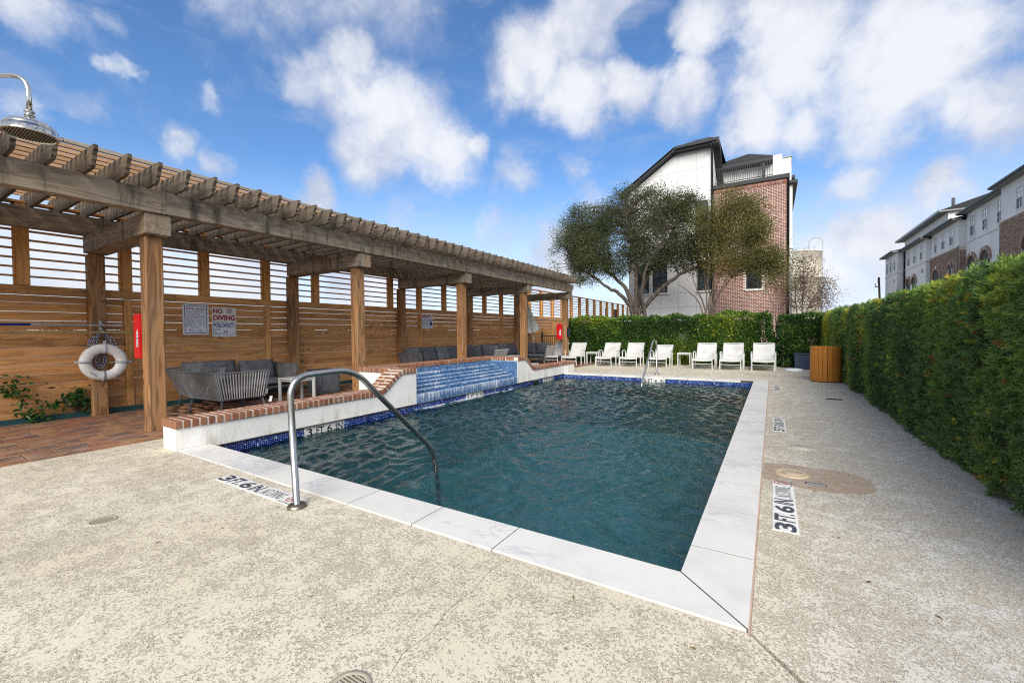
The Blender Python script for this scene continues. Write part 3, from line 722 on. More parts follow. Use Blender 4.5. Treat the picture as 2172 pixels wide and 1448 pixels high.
band((PX0 + .004, PY0, -.225), (0, 1, 0), PY1 - PY0, ((3.59 - PY0 - .02, 4.24 - PY0 + .02), (7.36 - PY0 - .02, 8.02 - PY0 + .02), (10.41 - PY0, 10.78 - PY0), (11.04 - PY0 - .02, 11.69 - PY0 + .02)))
band((PX1, PY1 - .004, -.225), (-1, 0, 0), PX1 - PX0, ((PX1 + 2.6 - .02, PX1 + 3.24 + .02),))
band((PX1 - .004, PY1, -.225), (0, -1, 0), PY1 - PY0); band((PX0, PY0 + .004, -.225), (1, 0, 0), PX1 - PX0)
link('mosaic_tile', boxes_np('mosaic_tile', bandC, bandS, 'mosaicband', NP.random(len(bandC)) ** 1.3), None, pool, kind='stuff')
bx('skimmer_mouth', pool, 'hole', PX0 + .001, PX0 + .006, 10.42, 10.77, -.2, -.06, bev=0)
def wall_marker(o, xa, words, W=.65):
    Mm = frame_m(o, xa, (0, 0, 1)); mk = link('depth_marker', None, Mm, pool); k = W / 4
    for i, s in enumerate(words):
        link('marker_tile', boxmesh(k - .004, .165, .006, M_['tilewhite'], .0008), Mm @ T((i + .5) * k, .0825, .004), mk)
        lettering(mk, s, 'ink', Mm @ T(i * k + k * (.22 if len(s) == 1 else .12), .034, .0078), k * (.5 if len(s) == 1 else .76), .105, .018)
wall_marker((PX0 + .003, 3.59, -.20), (0, 1, 0), ['3', 'FT', '6', 'IN']); wall_marker((PX0 + .003, 7.36, -.20), (0, 1, 0), ['5', 'FT', '0', 'IN'])
wall_marker((PX0 + .003, 11.04, -.20), (0, 1, 0), ['3', 'FT', '6', 'IN']); wall_marker((-3.25, PY1 - .003, -.20), (1, 0, 0), ['3', 'FT', '6', 'IN'])
# ---- marble coping stones
cop = link('pool_coping', None, T(0, 0, 0), kind='structure'); CZ = .010
def stone(x0, x1, y0, y1):
    g_ = .0034; bx('coping_stone', cop, 'marble', x0 + g_, x1 - g_, y0 + g_, y1 - g_, -.045, CZ + RND.uniform(0, .001), axis=0, bev=.0007)
bx('grout_bed', cop, 'copgrout', -5.742, CO1 - .004, CY0 + .004, PY0 + .008, -.04, CZ - .0004, axis=0, bev=0); bx('grout_bed', cop, 'copgrout', -5.742, CO1 - .004, PY1 - .008, CY1 - .004, -.04, CZ - .0004, axis=0, bev=0); bx('grout_bed', cop, 'copgrout', PX1 - .008, CO1 - .004, PY0 + .009, PY1 - .009, -.04, CZ - .0006, axis=1, bev=0)
nx = [-5.745, -5.42, -4.79, -4.12, -3.45, -2.77, -2.09, -1.43]
for a, b in zip(nx[:-1], nx[1:]): stone(a, b, CY0, PY0 + .012)
fx = [-5.745, -5.2, -4.53, -3.9, -3.27, -2.64, -2.0, -1.36, -.72]
for a, b in zip(fx[:-1], fx[1:]): stone(a, b, PY1 - .012, CY1)
ry = [2.72, 3.38, 4.02, 4.68, 5.37, 6.05, 6.72, 7.4, 8.08, 8.75, 9.43, 10.1, 10.78, 11.45, 12.1]
for a, b in zip(ry[:-1], ry[1:]): stone(PX1 - .012, CO1, a, b)
def cornerstone(p): link('coping_stone', poly('coping_stone', p[::-1], -.045, CZ, 'marble'), None, cop)
e = .0038
cornerstone([(-1.43 + e, CY0 + e), (CO1 - 2.5 * e, CY0 + e), (PX1 - .012, PY0 + .012 - 2.5 * e), (-1.43 + e, PY0 + .012 - e)])
cornerstone([(CO1 - e, CY0 + 2.5 * e), (CO1 - e, 2.72 - e), (PX1 - .012 + e, 2.72 - e), (PX1 - .012 + e, PY0 + .012)])
cornerstone([(-.72 + e, CY1 - e), (-.72 + e, PY1 - .012 + e), (PX1 - .012, PY1 - .012 + 2.5 * e), (CO1 - 2.5 * e, CY1 - e)])
cornerstone([(CO1 - e, CY1 - 2.5 * e), (PX1 - .012 + e, PY1 - .012), (PX1 - .012 + e, 12.1 + e), (CO1 - e, 12.1 + e)])
for (x, y, rx) in ((-2.2, 6.9, .25), (-2.9, 6.2, .3), (-1.35, 6.6, .22), (-1.7, 5.9, .35)):
    Vf = [(x + rx * math.cos(a) * q, y + rx * 1.2 * math.sin(a) * q, ZW + .022) for q in (.02, .5, 1) for a in [2 * math.pi * k / 20 for k in range(20)]]; Ff = [(i * 20 + k, i * 20 + (k + 1) % 20, i * 20 + 20 + (k + 1) % 20, i * 20 + 20 + k) for i in range(2) for k in range(20)]
    link('bubbles', mesh_np('bubbles', Vf, Ff, 'bubble', None, True, np.array(Vf)[:, :2], ('foamy', [-.05] * 20 + [-.35] * 20 + [-1.2] * 20)), None, pool, kind='stuff')

# ------------------------------------------------------------------ raised pool wall with tiled cascade
pw = thing('pool_wall', 'white stucco wall with brick cap and blue tiled water cascade along the pool', 'wall', (-5.9, 7.7, 0))
def sm(t): t = max(0, min(1, t)); return t * t * (3 - 2 * t)
ZL, ZH = .245, .565
def ztop(y): return ZL + (ZH - ZL) * (sm((y - 4.95) / .6) if y < 7.7 else sm((10.5 - y) / .6))
def profile(y0, y1, n=26):
    pts = [(y0, -.1), (y1, -.1)]; pts += [(y1 + (y0 - y1) * i / n, ztop(y1 + (y0 - y1) * i / n)) for i in range(n + 1)]; return pts
YA, YB = 5.85, 9.57
link('stucco_wall', prism('stucco_wall', profile(2.05, YA), -.33, 'X', 'stucco'), T(PX0 + .003, 0, 0), pw)
link('stucco_wall', prism('stucco_wall', profile(YB, 13.33), -.33, 'X', 'stucco'), T(PX0 + .003, 0, 0), pw)
bx('stucco_wall', pw, 'stucco', -6.95, -6.08, 5.5, YA, -.1, ZH - .002, bev=0); bx('stucco_wall', pw, 'stucco', -6.95, -6.08, YB, 9.92, -.1, ZH - .002, bev=0)
bx('stucco_wall', pw, 'stucco', -6.95, -6.60, YA, YB, -.1, ZH - .003, bev=0)
# brick cap, two bricks across with broken joints
nb = 0
def capbrick(Mw, L, Wd, h=.088):
    global nb
    nb += 1
    link('brick', boxmesh(round(L, 3), round(Wd, 3), h, M_['brick'], .006), Mw @ T(RND.uniform(-.0015, .0015), RND.uniform(-.003, .003), RND.uniform(-.002, .002), RND.uniform(-.008, .008)), pw)
def cap_run(path, width, flip=0, start=0):
    """path: list of (centre point, tangent, normal-up) spaced one brick pitch; bricks lie across."""
    for i, (c, t, u) in enumerate(path):
        t, u = Vector(t).normalized(), Vector(u).normalized(); a = u.cross(t)
        Mm = Matrix.Identity(4)
        for r_ in range(3): Mm[r_][0], Mm[r_][1], Mm[r_][2], Mm[r_][3] = a[r_], t[r_], u[r_], c[r_]
        split = (.235 if (i + start) % 2 else .125) * width / .36
        b0 = width / 2
        L1, L2 = split - .008, width - split - .004
        Mz = Mm @ T(0, 0, .049)
        # long axis of the brick is local X (across)
        capbrick(Mz @ T(-b0 + L1 / 2 + .002, 0, 0), L1, .071); capbrick(Mz @ T(b0 - L2 / 2 - .002, 0, 0), L2, .071)
def arc_points(y0, y1, pitch=.0845):
    N_ = 600; ys = [y0 + (y1 - y0) * i / N_ for i in range(N_ + 1)]; acc = 0; nxt = pitch / 2; outp = []
    for a, b in zip(ys[:-1], ys[1:]):
        s_ = math.hypot(b - a, ztop(b) - ztop(a))
        while acc + s_ >= nxt:
            y = a + (b - a) * (nxt - acc) / s_; dz = (ztop(y + .01) - ztop(y - .01)) / .02
            outp.append(((-5.91, y, ztop(y)), (0, 1, dz), (0, -dz, 1))); nxt += pitch
        acc += s_
    return outp
cap_run(arc_points(2.03, YA), .385); cap_run(arc_points(YB, 13.35), .385)
cap_run([((-6.12 - .0845 * (i + .5), 5.675, ZH), (-1, 0, 0), (0, 0, 1)) for i in range(10)], .36)
cap_run([((-6.12 - .0845 * (i + .5), 9.745, ZH), (-1, 0, 0), (0, 0, 1)) for i in range(10)], .36)
cap_run([((-6.785, YA + .0845 * (i + .5), ZH), (0, 1, 0), (0, 0, 1)) for i in range(44)], .39)
def mortar_strip(y0, y1):
    n = 60; V, F = [], []
    for i in range(n + 1):
        y = y0 + (y1 - y0) * i / n; z = ztop(y); dz = (ztop(y + .01) - ztop(y - .01)) / .02; l = math.hypot(1, dz); ny, nz = -dz / l, 1 / l
        for xx, hh in ((-6.093, .003), (-6.095, .0905), (-5.7245, .0905), (-5.727, .003)): V.append((xx, y + ny * hh, z + nz * hh))
    for i in range(n):
        for k in range(4): F.append((i * 4 + k, i * 4 + (k + 1) % 4, i * 4 + 4 + (k + 1) % 4, i * 4 + 4 + k))
    F += [(0, 1, 2, 3), (n * 4 + 3, n * 4 + 2, n * 4 + 1, n * 4)]
    link('mortar_bed', pymesh('mortar_bed', V, F, 'mortar', False), None, pw)
mortar_strip(2.045, YA - .006); mortar_strip(YB + .006, 13.335)
bx('mortar_bed', pw, 'mortar', -6.966, -6.096, 5.508, 5.842, ZH + .003, ZH + .0905, bev=0); bx('mortar_bed', pw, 'mortar', -6.966, -6.096, 9.578, 9.912, ZH + .003, ZH + .0905, bev=0)
bx('mortar_bed', pw, 'mortar', -6.965, -6.605, YA, YB, ZH + .0035, ZH + .090, bev=0)
# cascade: six risers
SX = [-5.75, -5.90, -6.05, -6.19, -6.33, -6.48, -6.60]; SZ = [.14, .21, .265, .32, .375, .455]
for i in range(6): bx('cascade_step', pw, 'grout', SX[i + 1], SX[i] , YA, YB, -.1, SZ[i], axis=1, bev=0)
mc, ms = [], []
def addm(*a, **k):
    c_, s_ = mosaic(*a, **k); mc.extend(c_); ms.extend(s_)
Lf = YB - YA; tsz = .0235
bot = -.035
for i in range(6):
    addm((SX[i], YA, bot), (0, 1, 0), (0, 0, 1), Lf, SZ[i] - bot - .001, size=tsz, stag=True)
    addm((SX[i], YA, SZ[i]), (0, 1, 0), (-1, 0, 0), Lf, SX[i] - SX[i + 1] - .003, size=tsz)
    bot = SZ[i]
addm((-6.60 + .0, YA, SZ[-1]), (0, 1, 0), (0, 0, 1), Lf, ZH - SZ[-1], size=tsz, stag=True)
for yy, sg in ((YB - .003, -1), (YA + .003, 1)):
    bx('side_grout', pw, 'grout', -6.60, -5.752, yy - .001 * sg - .001, yy - .001 * sg + .001, .0, ZH - .004, axis=0, bev=0)
    for j_ in range(24):
        zc_ = .012 + j_ * tsz
        for i_ in range(36):
            xc_ = -5.755 - (i_ + .5 + (.5 if j_ % 2 else 0)) * tsz
            if xc_ < -6.595 or zc_ + tsz / 2 > ZH - .003: continue
            st_ = max((SZ[q] for q in range(6) if xc_ <= SX[q] + .01), default=0)
            if zc_ - tsz / 2 < st_: continue
            mc.append((xc_, yy + .0015 * sg, zc_)); ms.append((tsz - .0028, .004, tsz - .0028))
link('mosaic_tile', boxes_np('mosaic_tile', mc, ms, 'mosaicstep', NP.random(len(mc))), None, pw, kind='stuff')
# water running down the steps, a thin sheet a centimetre off the tiles, foam where it lands
prof = []
xx = SX[-1]; prof = [(SX[-1] + .003, SZ[-1] + .011)]
for i in range(5, -1, -1):
    prof += [(SX[i] + .004, SZ[i] + .011), (SX[i] + .013, SZ[i] + .004), (SX[i] + .013, (SZ[i - 1] if i else ZW) + .011)]
V, F, UVv, FO = [], [], [], []; acc = 0; npt = len(prof); ny_ = 2
for i, (x, z) in enumerate(prof):
    if i: acc += math.hypot(x - prof[i - 1][0], z - prof[i - 1][1])
    nose = i and (i % 3) in (1, 2)
    for k in range(ny_ + 1):
        V.append((x, YA + .01 + (Lf - .02) * k / ny_, z)); UVv.append((Lf * k / ny_, acc)); FO.append(.42 if nose else -.24)
for i in range(npt - 1):
    for k in range(ny_): a = i * (ny_ + 1) + k; F.append((a, a + 1, a + ny_ + 2, a + ny_ + 1))
link('falling_water', mesh_np('falling_water', V, F, 'falls', None, True, np.array(UVv), ('foamy', FO)), None, pw)
V, UVv, FO, F = [], [], [], []
for i in range(41):
    y = YA - .1 + (Lf + .2) * i / 40
    for k, (dx, f_) in enumerate(((.006, .9), (.10, .45), (.24, -.15), (.42, -.7))):
        V.append((PX0 + dx, y, ZW + .006 + .012 * (k == 0))); UVv.append((y, dx)); FO.append(f_ - (.5 if i in (0, 40) else 0))
for i in range(40):
    for k in range(3): a = i * 4 + k; F.append((a, a + 1, a + 5, a + 4))
link('foam', mesh_np('foam', V, F, 'foam', None, True, np.array(UVv), ('foamy', FO)), None, pw, kind='stuff')

# ------------------------------------------------------------------ pergola
pg = thing('pergola', 'long weathered timber pergola with notched rafters over the paved terrace', 'pergola', (-8.4, 7.4, 0))
PYS = [-1.14, 2.28, 5.68, 9.10, 12.50, 15.94]
for y in PYS:
    bx('post', pg, 'post', -7.40, -7.20, y, y + .20, -.01, 2.67, bev=.012); bx('post', pg, 'post', -9.72, -9.52, y, y + .20, -.01, 2.668, bev=.012)
    bx('cross_beam', pg, 'weathered', -9.60, -7.045, y - .045, y + .245, 2.67, 2.945, bev=.008)
fb = [-1.9, 2.46, 5.86, 9.28, 12.68, 16.10]
for a, b in zip(fb[:-1], fb[1:]):
    last = b == fb[-1]
    for x0, x1 in ((-7.17, -7.0), (-9.62, -9.45)):
        if last:
            o_ = [(a, 2.95), (b - .02, 2.95), (b + .02, 3.03), (b + .10, 3.07), (b + .13, 3.13), (b + .15, 3.25), (a, 3.25)]
            link('beam', prism('beam', [(p - a, q) for p, q in o_], .17, 'X', 'weathered'), T(x0, a, 0), pg)
        else: bx('beam', pg, 'weathered', x0, x1, a + .001, b - .002, 2.95, 3.25, bev=.006)
ogee = [(-10.05, .24), (-10.05, .19), (-10.02, .165), (-9.995, .13), (-9.99, .085), (-9.96, .075), (-9.95, .03), (-9.90, 0), (-6.72, 0), (-6.665, .03), (-6.655, .075), (-6.63, .085), (-6.625, .13), (-6.60, .165), (-6.57, .19), (-6.57, .24)]
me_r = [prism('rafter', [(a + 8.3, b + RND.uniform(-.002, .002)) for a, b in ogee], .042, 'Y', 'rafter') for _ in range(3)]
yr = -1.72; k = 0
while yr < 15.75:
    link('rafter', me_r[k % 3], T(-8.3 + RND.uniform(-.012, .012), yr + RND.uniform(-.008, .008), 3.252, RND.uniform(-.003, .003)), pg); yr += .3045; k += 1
for i in range(18):
    xb = -6.80 - i * .182
    ys = [-1.85, 1.4 + RND.uniform(-1, 1), 5.6 + RND.uniform(-1, 1), 9.8 + RND.uniform(-1, 1), 13.2 + RND.uniform(-.6, .6), 15.78]
    for a, b in zip(ys[:-1], ys[1:]):
        bx('batten', pg, 'battengrey' if i == 0 else 'batten', xb - .02, xb + .02, a + .002, b - .002, 3.494, 3.538, bev=.003)
# nail heads at the near post cap, tiny knots are in the wood
# ------------------------------------------------------------------ timber fence
fe = thing('timber_fence', 'tall brown timber fence of horizontal boards with open slatted top', 'fence', (-9.75, 14, 0))
FX = -9.745
yp = [-2.06 + 1.22 * i for i in range(30)]      # upright centres
for i, y in enumerate(yp):
    bx('post', fe, 'fencepost', FX - .12, FX + .022, y - .07, y + .07, 2.105, 3.345, bev=.004)
    bx('cleat', fe, 'fencepost', FX - .10, FX - .02, y - .092, y - .0715, 2.108, 3.34, bev=.002)
    if i % 2 == 0: bx('post', fe, 'fencepost', FX - .10, FX + .024, y - .055, y + .055, -.02, 1.958, bev=.004)
    if i < 29:
        for k in range(8):
            z = 2.245 + k * .139
            bx('slat', fe, 'fence', FX - .085, FX - .010, y + .073, y + 1.22 - .094, z - .0125, z + .0125, axis=1, bev=.002)
ym = [yp[i] for i in range(0, 30, 2)] + [yp[-1]]
for i, (a, b) in enumerate(zip(ym[:-1], ym[1:])):
    z = .02
    for k in range(14):
        gp = RND.choice([.003, .004, .005, .007]); top = min(z + .1405 - gp, 1.955)
        bx('board', fe, 'fence', FX - .022, FX + RND.uniform(-.002, .002), a + .057, b - .057, z, top, axis=1, bev=.003); z += .1405
        if z > 1.93: break
for a, b in zip(ym[:-2:2], ym[2::2]):
    a2, b2 = a + .7, b + .7
    bx('rail', fe, 'fence', FX - .06, FX + .046, a2 + .001, b2 - .001, 1.965, 2.102, axis=1, bev=.004)
    bx('top_cap', fe, 'fence', FX - .13, FX + .03, a2 + .001, b2 - .001, 3.348, 3.386, axis=1, bev=.004)
ed = thing('landscape_edging', 'dark green plastic edging strip along the foot of the timber fence', 'edging', (-9.66, 5, 0))
for a, b in ((-2, 2.27), (2.5, 5.67), (5.9, 9.08)):
    bx('edging_strip', ed, 'edging', -9.68, -9.655, a, b, -.01, .085, axis=1, bev=.004)
soil = link('soil_bed', boxmesh(16, .07, .05, M_['soil'], 0), T(-9.705, 3.5, .02, math.pi / 2), kind='structure')
# ------------------------------------------------------------------ hand rails
def bend(pts, r=.12, n=6):
    """polyline with rounded corners."""
    P = [Vector(p) for p in pts]; o = [P[0]]
    for a, b, c in zip(P[:-2], P[1:-1], P[2:]):
        d1, d2 = (a - b), (c - b); l = min(r, d1.length * .48, d2.length * .48); p, q = b + d1.normalized() * l, b + d2.normalized() * l
        for i in range(n + 1):
            t = i / n; o.append(p * (1 - t) ** 2 + b * 2 * t * (1 - t) + q * t * t)
    o.append(P[-1]); return o
hr = thing('handrail', 'bent stainless steel handrail entering the near end of the pool', 'handrail', (-3.06, 1.84, 0))
tube('rail', hr, 'steel', bend([(-3.06, 1.84, 0), (-3.06, 1.80, .99), (-3.06, 2.36, 1.005), (-3.06, 3.36, .06), (-3.06, 3.45, -.62)], .17, 8), .0245, 14)
lathe('flange', hr, 'bronze', [(.028, .03), (.055, .028), (.066, .018), (.068, 0)], T(-3.06, 1.84, 0), 28)
hr2 = thing('handrail', 'arched stainless steel handrail at the far end of the pool', 'handrail', (-3.01, 13.24, 0))
tube('rail', hr2, 'steel', bend([(-3.01, 13.24, 0), (-3.01, 13.24, 1.03), (-3.01, 12.83, 1.06), (-3.01, 11.50, -.12), (-3.01, 11.4, -.6)], .16, 8), .0245, 12)
lathe('flange', hr2, 'bronze', [(.028, .03), (.055, .028), (.066, .018), (.068, 0)], T(-3.01, 13.24, 0), 24)
# ------------------------------------------------------------------ outdoor shower
sh = thing('outdoor_shower', 'polished nickel rain shower head on a curved arm', 'shower', (-3.72, .30, 0))
tube('riser_pipe', sh, 'chrome', [(-3.72, .30, 0), (-3.72, .30, 2.50)], .017, 12)
tube('shower_arm', sh, 'chrome', bend([(-3.72, .30, 2.50), (-3.72, .30, 2.655), (-3.29, .58, 2.66), (-3.29, .58, 2.45)], .17, 12), .011, 12)
hp = [(0, .108), (.016, .106), (.020, .090), (.030, .078), (.055, .070), (.080, .060), (.093, .048), (.097, .038), (.098, .032), (.102, .031), (.104, .006), (.107, .002), (.107, -.003), (.101, -.005), (.099, .002)]
hd = lathe('shower_head', sh, 'chrome', hp, T(-3.29, .58, 2.352), 48)
lathe('spray_plate', hd, 'bronze', [(0, .0), (.099, .001)], T(-3.29, .58, 2.352), 36)
cs = []
for i in range(-8, 9):
    for j in range(-8, 9):
        if math.hypot(i, j) < 8.4: cs.append((-3.29 + i * .0108, .58 + j * .0108, 2.3505))
link('nozzles', boxes_np('nozzles', cs, (.004, .004, .004), 'black'), None, hd, kind='stuff')
lathe('collar', sh, 'chrome', [(.012, .0), (.021, .0), (.021, .004), (.014, .005), (.014, .021), (.021, .022), (.021, .026), (.012, .026)], T(-3.29, .58, 2.448), 24)
# ------------------------------------------------------------------ signs on the fence
SXF = FX + .006
def sign(name, label, y0, y1, z0, z1, mat):
    t = thing(name, label, 'sign', (SXF, (y0 + y1) / 2, z0))
    link('plate', boxmesh(y1 - y0, z1 - z0, .004, M_[mat], .001), frame_m((SXF, (y0 + y1) / 2, (z0 + z1) / 2), (0, 1, 0), (0, 0, 1)), t)
    return t, frame_m((SXF + .0032, y0, z0), (0, 1, 0), (0, 0, 1))
def bar(par, Mm, mat, x0, x1, y0, y1, name='printed_line', dz=0.0):
    return link(name, pymesh(name, [(x0, y0, dz), (x1, y0, dz), (x1, y1, dz), (x0, y1, dz)], [(0, 1, 2, 3)], mat, False), Mm, par)
def outline(par, Mm, mat, x0, x1, y0, y1, t_, dz=0.0, name='printed_border'):
    V, F = joinarr([([(a, b, dz), (c, b, dz), (c, d, dz), (a, d, dz)], [(0, 1, 2, 3)]) for a, b, c, d in ((x0, y0, x1, y0 + t_), (x0, y1 - t_, x1, y1), (x0, y0 + t_, x0 + t_, y1 - t_), (x1 - t_, y0 + t_, x1, y1 - t_))])
    return link(name, pymesh(name, V, F, mat, False), Mm, par)
t, Mm = sign('pool_rules_sign', 'white sign with blue border headed POOL RULES on the fence', 3.635, 4.08, 1.325, 1.93, 'signwhite')
outline(t, Mm, 'blue', .03, .415, .03, .575, .011)
lettering(t, 'POOL RULES', 'red', Mm @ T(.065, .495, .0004), .315, .042, .02)
rules = ['WARNING - NO LIFEGUARD ON DUTY', 'SHOWER BEFORE ENTERING POOL', 'NO ANIMALS IN POOL OR ON POOL DECK', 'NO FOOD OR DRINK WITHIN 10 FT OF POOL', 'NO DIVING', 'CHILDREN UNDER 14 YEARS OLD MUST BE\nACCOMPANIED BY AN ADULT', 'MAXIMUM LOAD          PERSONS', 'EMERGENCY PHONE 911']
yy = .480
for i, r_ in enumerate(rules):
    h_ = .052 if '\n' in r_ else .035
    bar(t, Mm, 'blue', .045, .40, yy - .004, yy, dz=.0003)
    lettering(t, r_, 'grey', Mm @ T(.055, yy - h_ + .004, .0004), min(.33, .0098 * max(map(len, r_.split('\n')))), .030 if '\n' in r_ else .014, .01); yy -= h_ + .002
bar(t, Mm, 'blue', .045, .40, yy - .004, yy, dz=.0003)
lettering(t, 'POOL HOURS', 'grey', Mm @ T(.16, .126, .0004), .12, .016, .01)
lettering(t, '9', 'ink', Mm @ T(.10, .062, .0004), .026, .052, -.01); lettering(t, 'AM', 'ink', Mm @ T(.15, .066, .0004), .04, .018, 0); lettering(t, 'TO', 'grey', Mm @ T(.222, .064, .0004), .02, .012, 0)
lettering(t, '10', 'ink', Mm @ T(.255, .062, .0004), .045, .046, -.01); lettering(t, 'PM', 'ink', Mm @ T(.312, .066, .0004), .04, .016, 0)
for a, b in ((.015, .015), (.43, .015), (.015, .59), (.43, .59)): link('screw', pymesh('screw', *ring_arr(0.0005, .007, 10), 'ink', False), Mm @ T(a, b, .0004), t)
t, Mm = sign('no_diving_sign', 'cream sign reading NO DIVING and POOL CAPACITY 25 on the fence', 4.14, 4.595, 1.285, 1.89, 'cream')
lettering(t, 'NO', 'red', Mm @ T(.02, .475, .0004), .175, .105, .045); lettering(t, 'DIVING', 'red', Mm @ T(.02, .335, .0004), .415, .112, .045)
nodiving(t, Mm @ T(.325, .535, .0006), .055, 'red')
link('white_panel', pymesh('white_panel', [(.015, .02, .0002), (.44, .02, .0002), (.44, .305, .0002), (.015, .305, .0002)], [(0, 1, 2, 3)], 'signwhite', False), Mm, t)
outline(t, Mm, 'blue', .02, .435, .025, .30, .006, .0005)
lettering(t, 'POOL CAPACITY', 'blue', Mm @ T(.035, .19, .0006), .385, .09, .035); lettering(t, 'NUMBER\nOF\nPERSONS', 'grey', Mm @ T(.035, .05, .0006), .13, .115, .03)
lettering(t, '25', 'ink', Mm @ T(.195, .065, .0006), .095, .062, .005); bar(t, Mm, 'grey', .18, .31, .052, .055, dz=.0006); lettering(t, 'MAXIMUM', 'ink', Mm @ T(.33, .055, .0006), .08, .016, .01)
t, Mm = sign('lifeguard_sign', 'small sign reading WARNING NO LIFEGUARD ON DUTY in red and blue', 10.09, 10.71, 1.475, 1.955, 'signwhite')
bar(t, Mm, 'red', .13, .49, .365, .455, 'red_panel', .0003); lettering(t, 'WARNING', 'signwhite', Mm @ T(.15, .38, .0008), .32, .06, .01)
lettering(t, 'NO LIFEGUARD', 'blue', Mm @ T(.04, .245, .0006), .54, .10, .0)
bar(t, Mm, 'blue', .035, .135, .105, .225, 'blue_panel', .0004); bar(t, Mm, 'blue', .485, .585, .105, .225, 'blue_panel', .0004); lettering(t, 'ON DUTY', 'blue', Mm @ T(.16, .11, .0006), .30, .11, .0)
nodiving(t, Mm @ T(.075, .41, .0006), .035, 'grey'); nodiving(t, Mm @ T(.545, .41, .0006), .035, 'grey')
lettering(t, 'CHILDREN SHOULD NOT USE POOL\nWITHOUT ADULT IN ATTENDANCE', 'blue', Mm @ T(.05, .035, .0006), .52, .05, .0)
# ------------------------------------------------------------------ fire extinguisher covers
def extinguisher(x0, x1, y0, y1, z0, z1, label):
    t = thing('fire_extinguisher_cover', label, 'fire extinguisher', ((x0 + x1) / 2, (y0 + y1) / 2, z0))
    w_, h_ = x1 - x0, z1 - z0; r = .045
    o_ = []
    for cx, cz, a0 in ((w_ - .012, .012, -90), (w_ - .012, h_ - .012, 0), (r, h_ - r, 90), (r, r, 180)):
        rr_ = r if cx == r else .012
        for k in range(6): a = rad(a0 + 90 * k / 5); o_.append((cx + rr_ * math.cos(a), cz + rr_ * math.sin(a)))
    link('cover', prism('cover', o_, y1 - y0, 'Y', 'extred'), T(x0, y0, z0), t)
    link('cover_rim', prism('cover_rim', [(a * .9 + w_ * .08, b * .94 + h_ * .03) for a, b in o_], .006, 'Y', 'extred'), T(x0, y0 - .006, z0), t)
    Mm = frame_m((x0, y0 - .0075, z0), (1, 0, 0), (0, 0, 1))
    lb = link('label', pymesh('label', [(w_ * .48, h_ * .26, 0), (w_ * .80, h_ * .26, 0), (w_ * .80, h_ * .58, 0), (w_ * .72, h_ * .66, 0), (w_ * .52, h_ * .56, 0)], [(0, 1, 2, 3, 4)], 'signwhite', False), Mm, t)
    for k, ch in enumerate('FIRE'): lettering(lb, ch, 'ink', Mm @ T(w_ * .57, h_ * (.495 - .072 * k), -.0) @ T(0, 0, .0006), w_ * .14, h_ * .052, .03)
    bx('hanger', t, 'extred', x0 - .02, x0 + .02, y0 + .02, y0 + .05, z0 + .1, z0 + .112)
    return t
extinguisher(-7.62, -7.402, 2.262, 2.50, 1.0, 1.615, 'red fire extinguisher cover on the near pergola post beside the life ring')
extinguisher(-7.66, -7.402, 15.945, 16.14, 1.02, 1.66, 'red fire extinguisher cover on the farthest front pergola post')
cb = thing('call_box', 'small black box fixed to the pool side of the last front post', 'box', (-7.16, 16.04, 1.12))
bx('housing', cb, 'black', -7.199, -7.12, 15.95, 16.12, 1.12, 1.51, bev=.01); bx('face_plate', cb, 'navy', -7.1199, -7.112, 15.965, 16.105, 1.18, 1.45, bev=.003)
# ------------------------------------------------------------------ life ring, ropes, poles
lr = thing('life_ring', 'off white life ring hanging on the near rear pergola post', 'life ring', (-9.43, 2.405, .58))
RX9 = frame_m((-9.43, 2.405, .885), (0, 1, 0), (0, 0, 1)) @ Matrix.Rotation(rad(-4), 4, 'Z')
V, F = tube_arr([(.226 * math.cos(a), .226 * math.sin(a), 0) for a in [2 * math.pi * i / 44 for i in range(44)]], .078, 16, False, True)
V = [(x, y, z * .72) for x, y, z in V]
link('ring', pymesh('ring', V, F, 'ring'), RX9, lr)
for k in range(4):
    a = math.pi / 2 * k + .02
    Ms = RX9 @ Matrix.Rotation(a, 4, 'Z') @ T(.226, 0, 0)
    V, F = tube_arr([(.083 * math.cos(b), 0, .0615 * math.sin(b)) for b in [2 * math.pi * i / 20 for i in range(20)]], .004, 4, False, True)
    V = [(x, y * 6.5, z) for x, y, z in V]
    st = link('strap', pymesh('strap', V, F, 'strap'), Ms, lr)
    if k != 3: link('buckle', boxmesh(.05, .036, .016, M_['strap'], .003), Ms @ T(.10, 0, 0), st)
for k in range(3):
    Mk = RX9 @ Matrix.Rotation(rad(-32), 4, 'Z') @ T(-.06, -.245 + .011 * k, .0575)
    link('worn_print', pymesh('worn_print', [(0, 0, 0), (.12 - .015 * k, 0, 0), (.12 - .015 * k, .006, 0), (0, .006, 0)], [(0, 1, 2, 3)], 'grey', False), Mk, lr)
hk = thing('wall_hook', 'metal hook bracket on the near rear pergola post holding poles', 'hook', (-9.5, 2.40, 1.36))
bx('back_plate', hk, 'steel', -9.519, -9.512, 2.385, 2.415, 1.34, 1.57)
for z in (1.475, 1.355): tube('hook_arm', hk, 'steel', bend([(-9.512, 2.40, z), (-9.40, 2.40, z - .012), (-9.375, 2.40, z + .04)], .03, 4), .007, 6)
def ropes(name, label, loops, r=.006):
    t = thing(name, label, 'rope', (-9.44, 2.4, .75)); parts, tints = [], []
    for lp in loops:
        v, f = tube_arr(lp, r, 6); parts.append((v, f)); n = len(f)
        tints += [((i // 6 + i % 6) % 3 == 0) * .5 + RND.random() * .3 + (.2 if (i // 6) % 2 else 0) for i in range(n)]
    V, F = joinarr(parts); link('cord', pymesh('cord', V, F, 'cord', True, np.clip(tints, 0, 1)), None, t); return t
lp = []
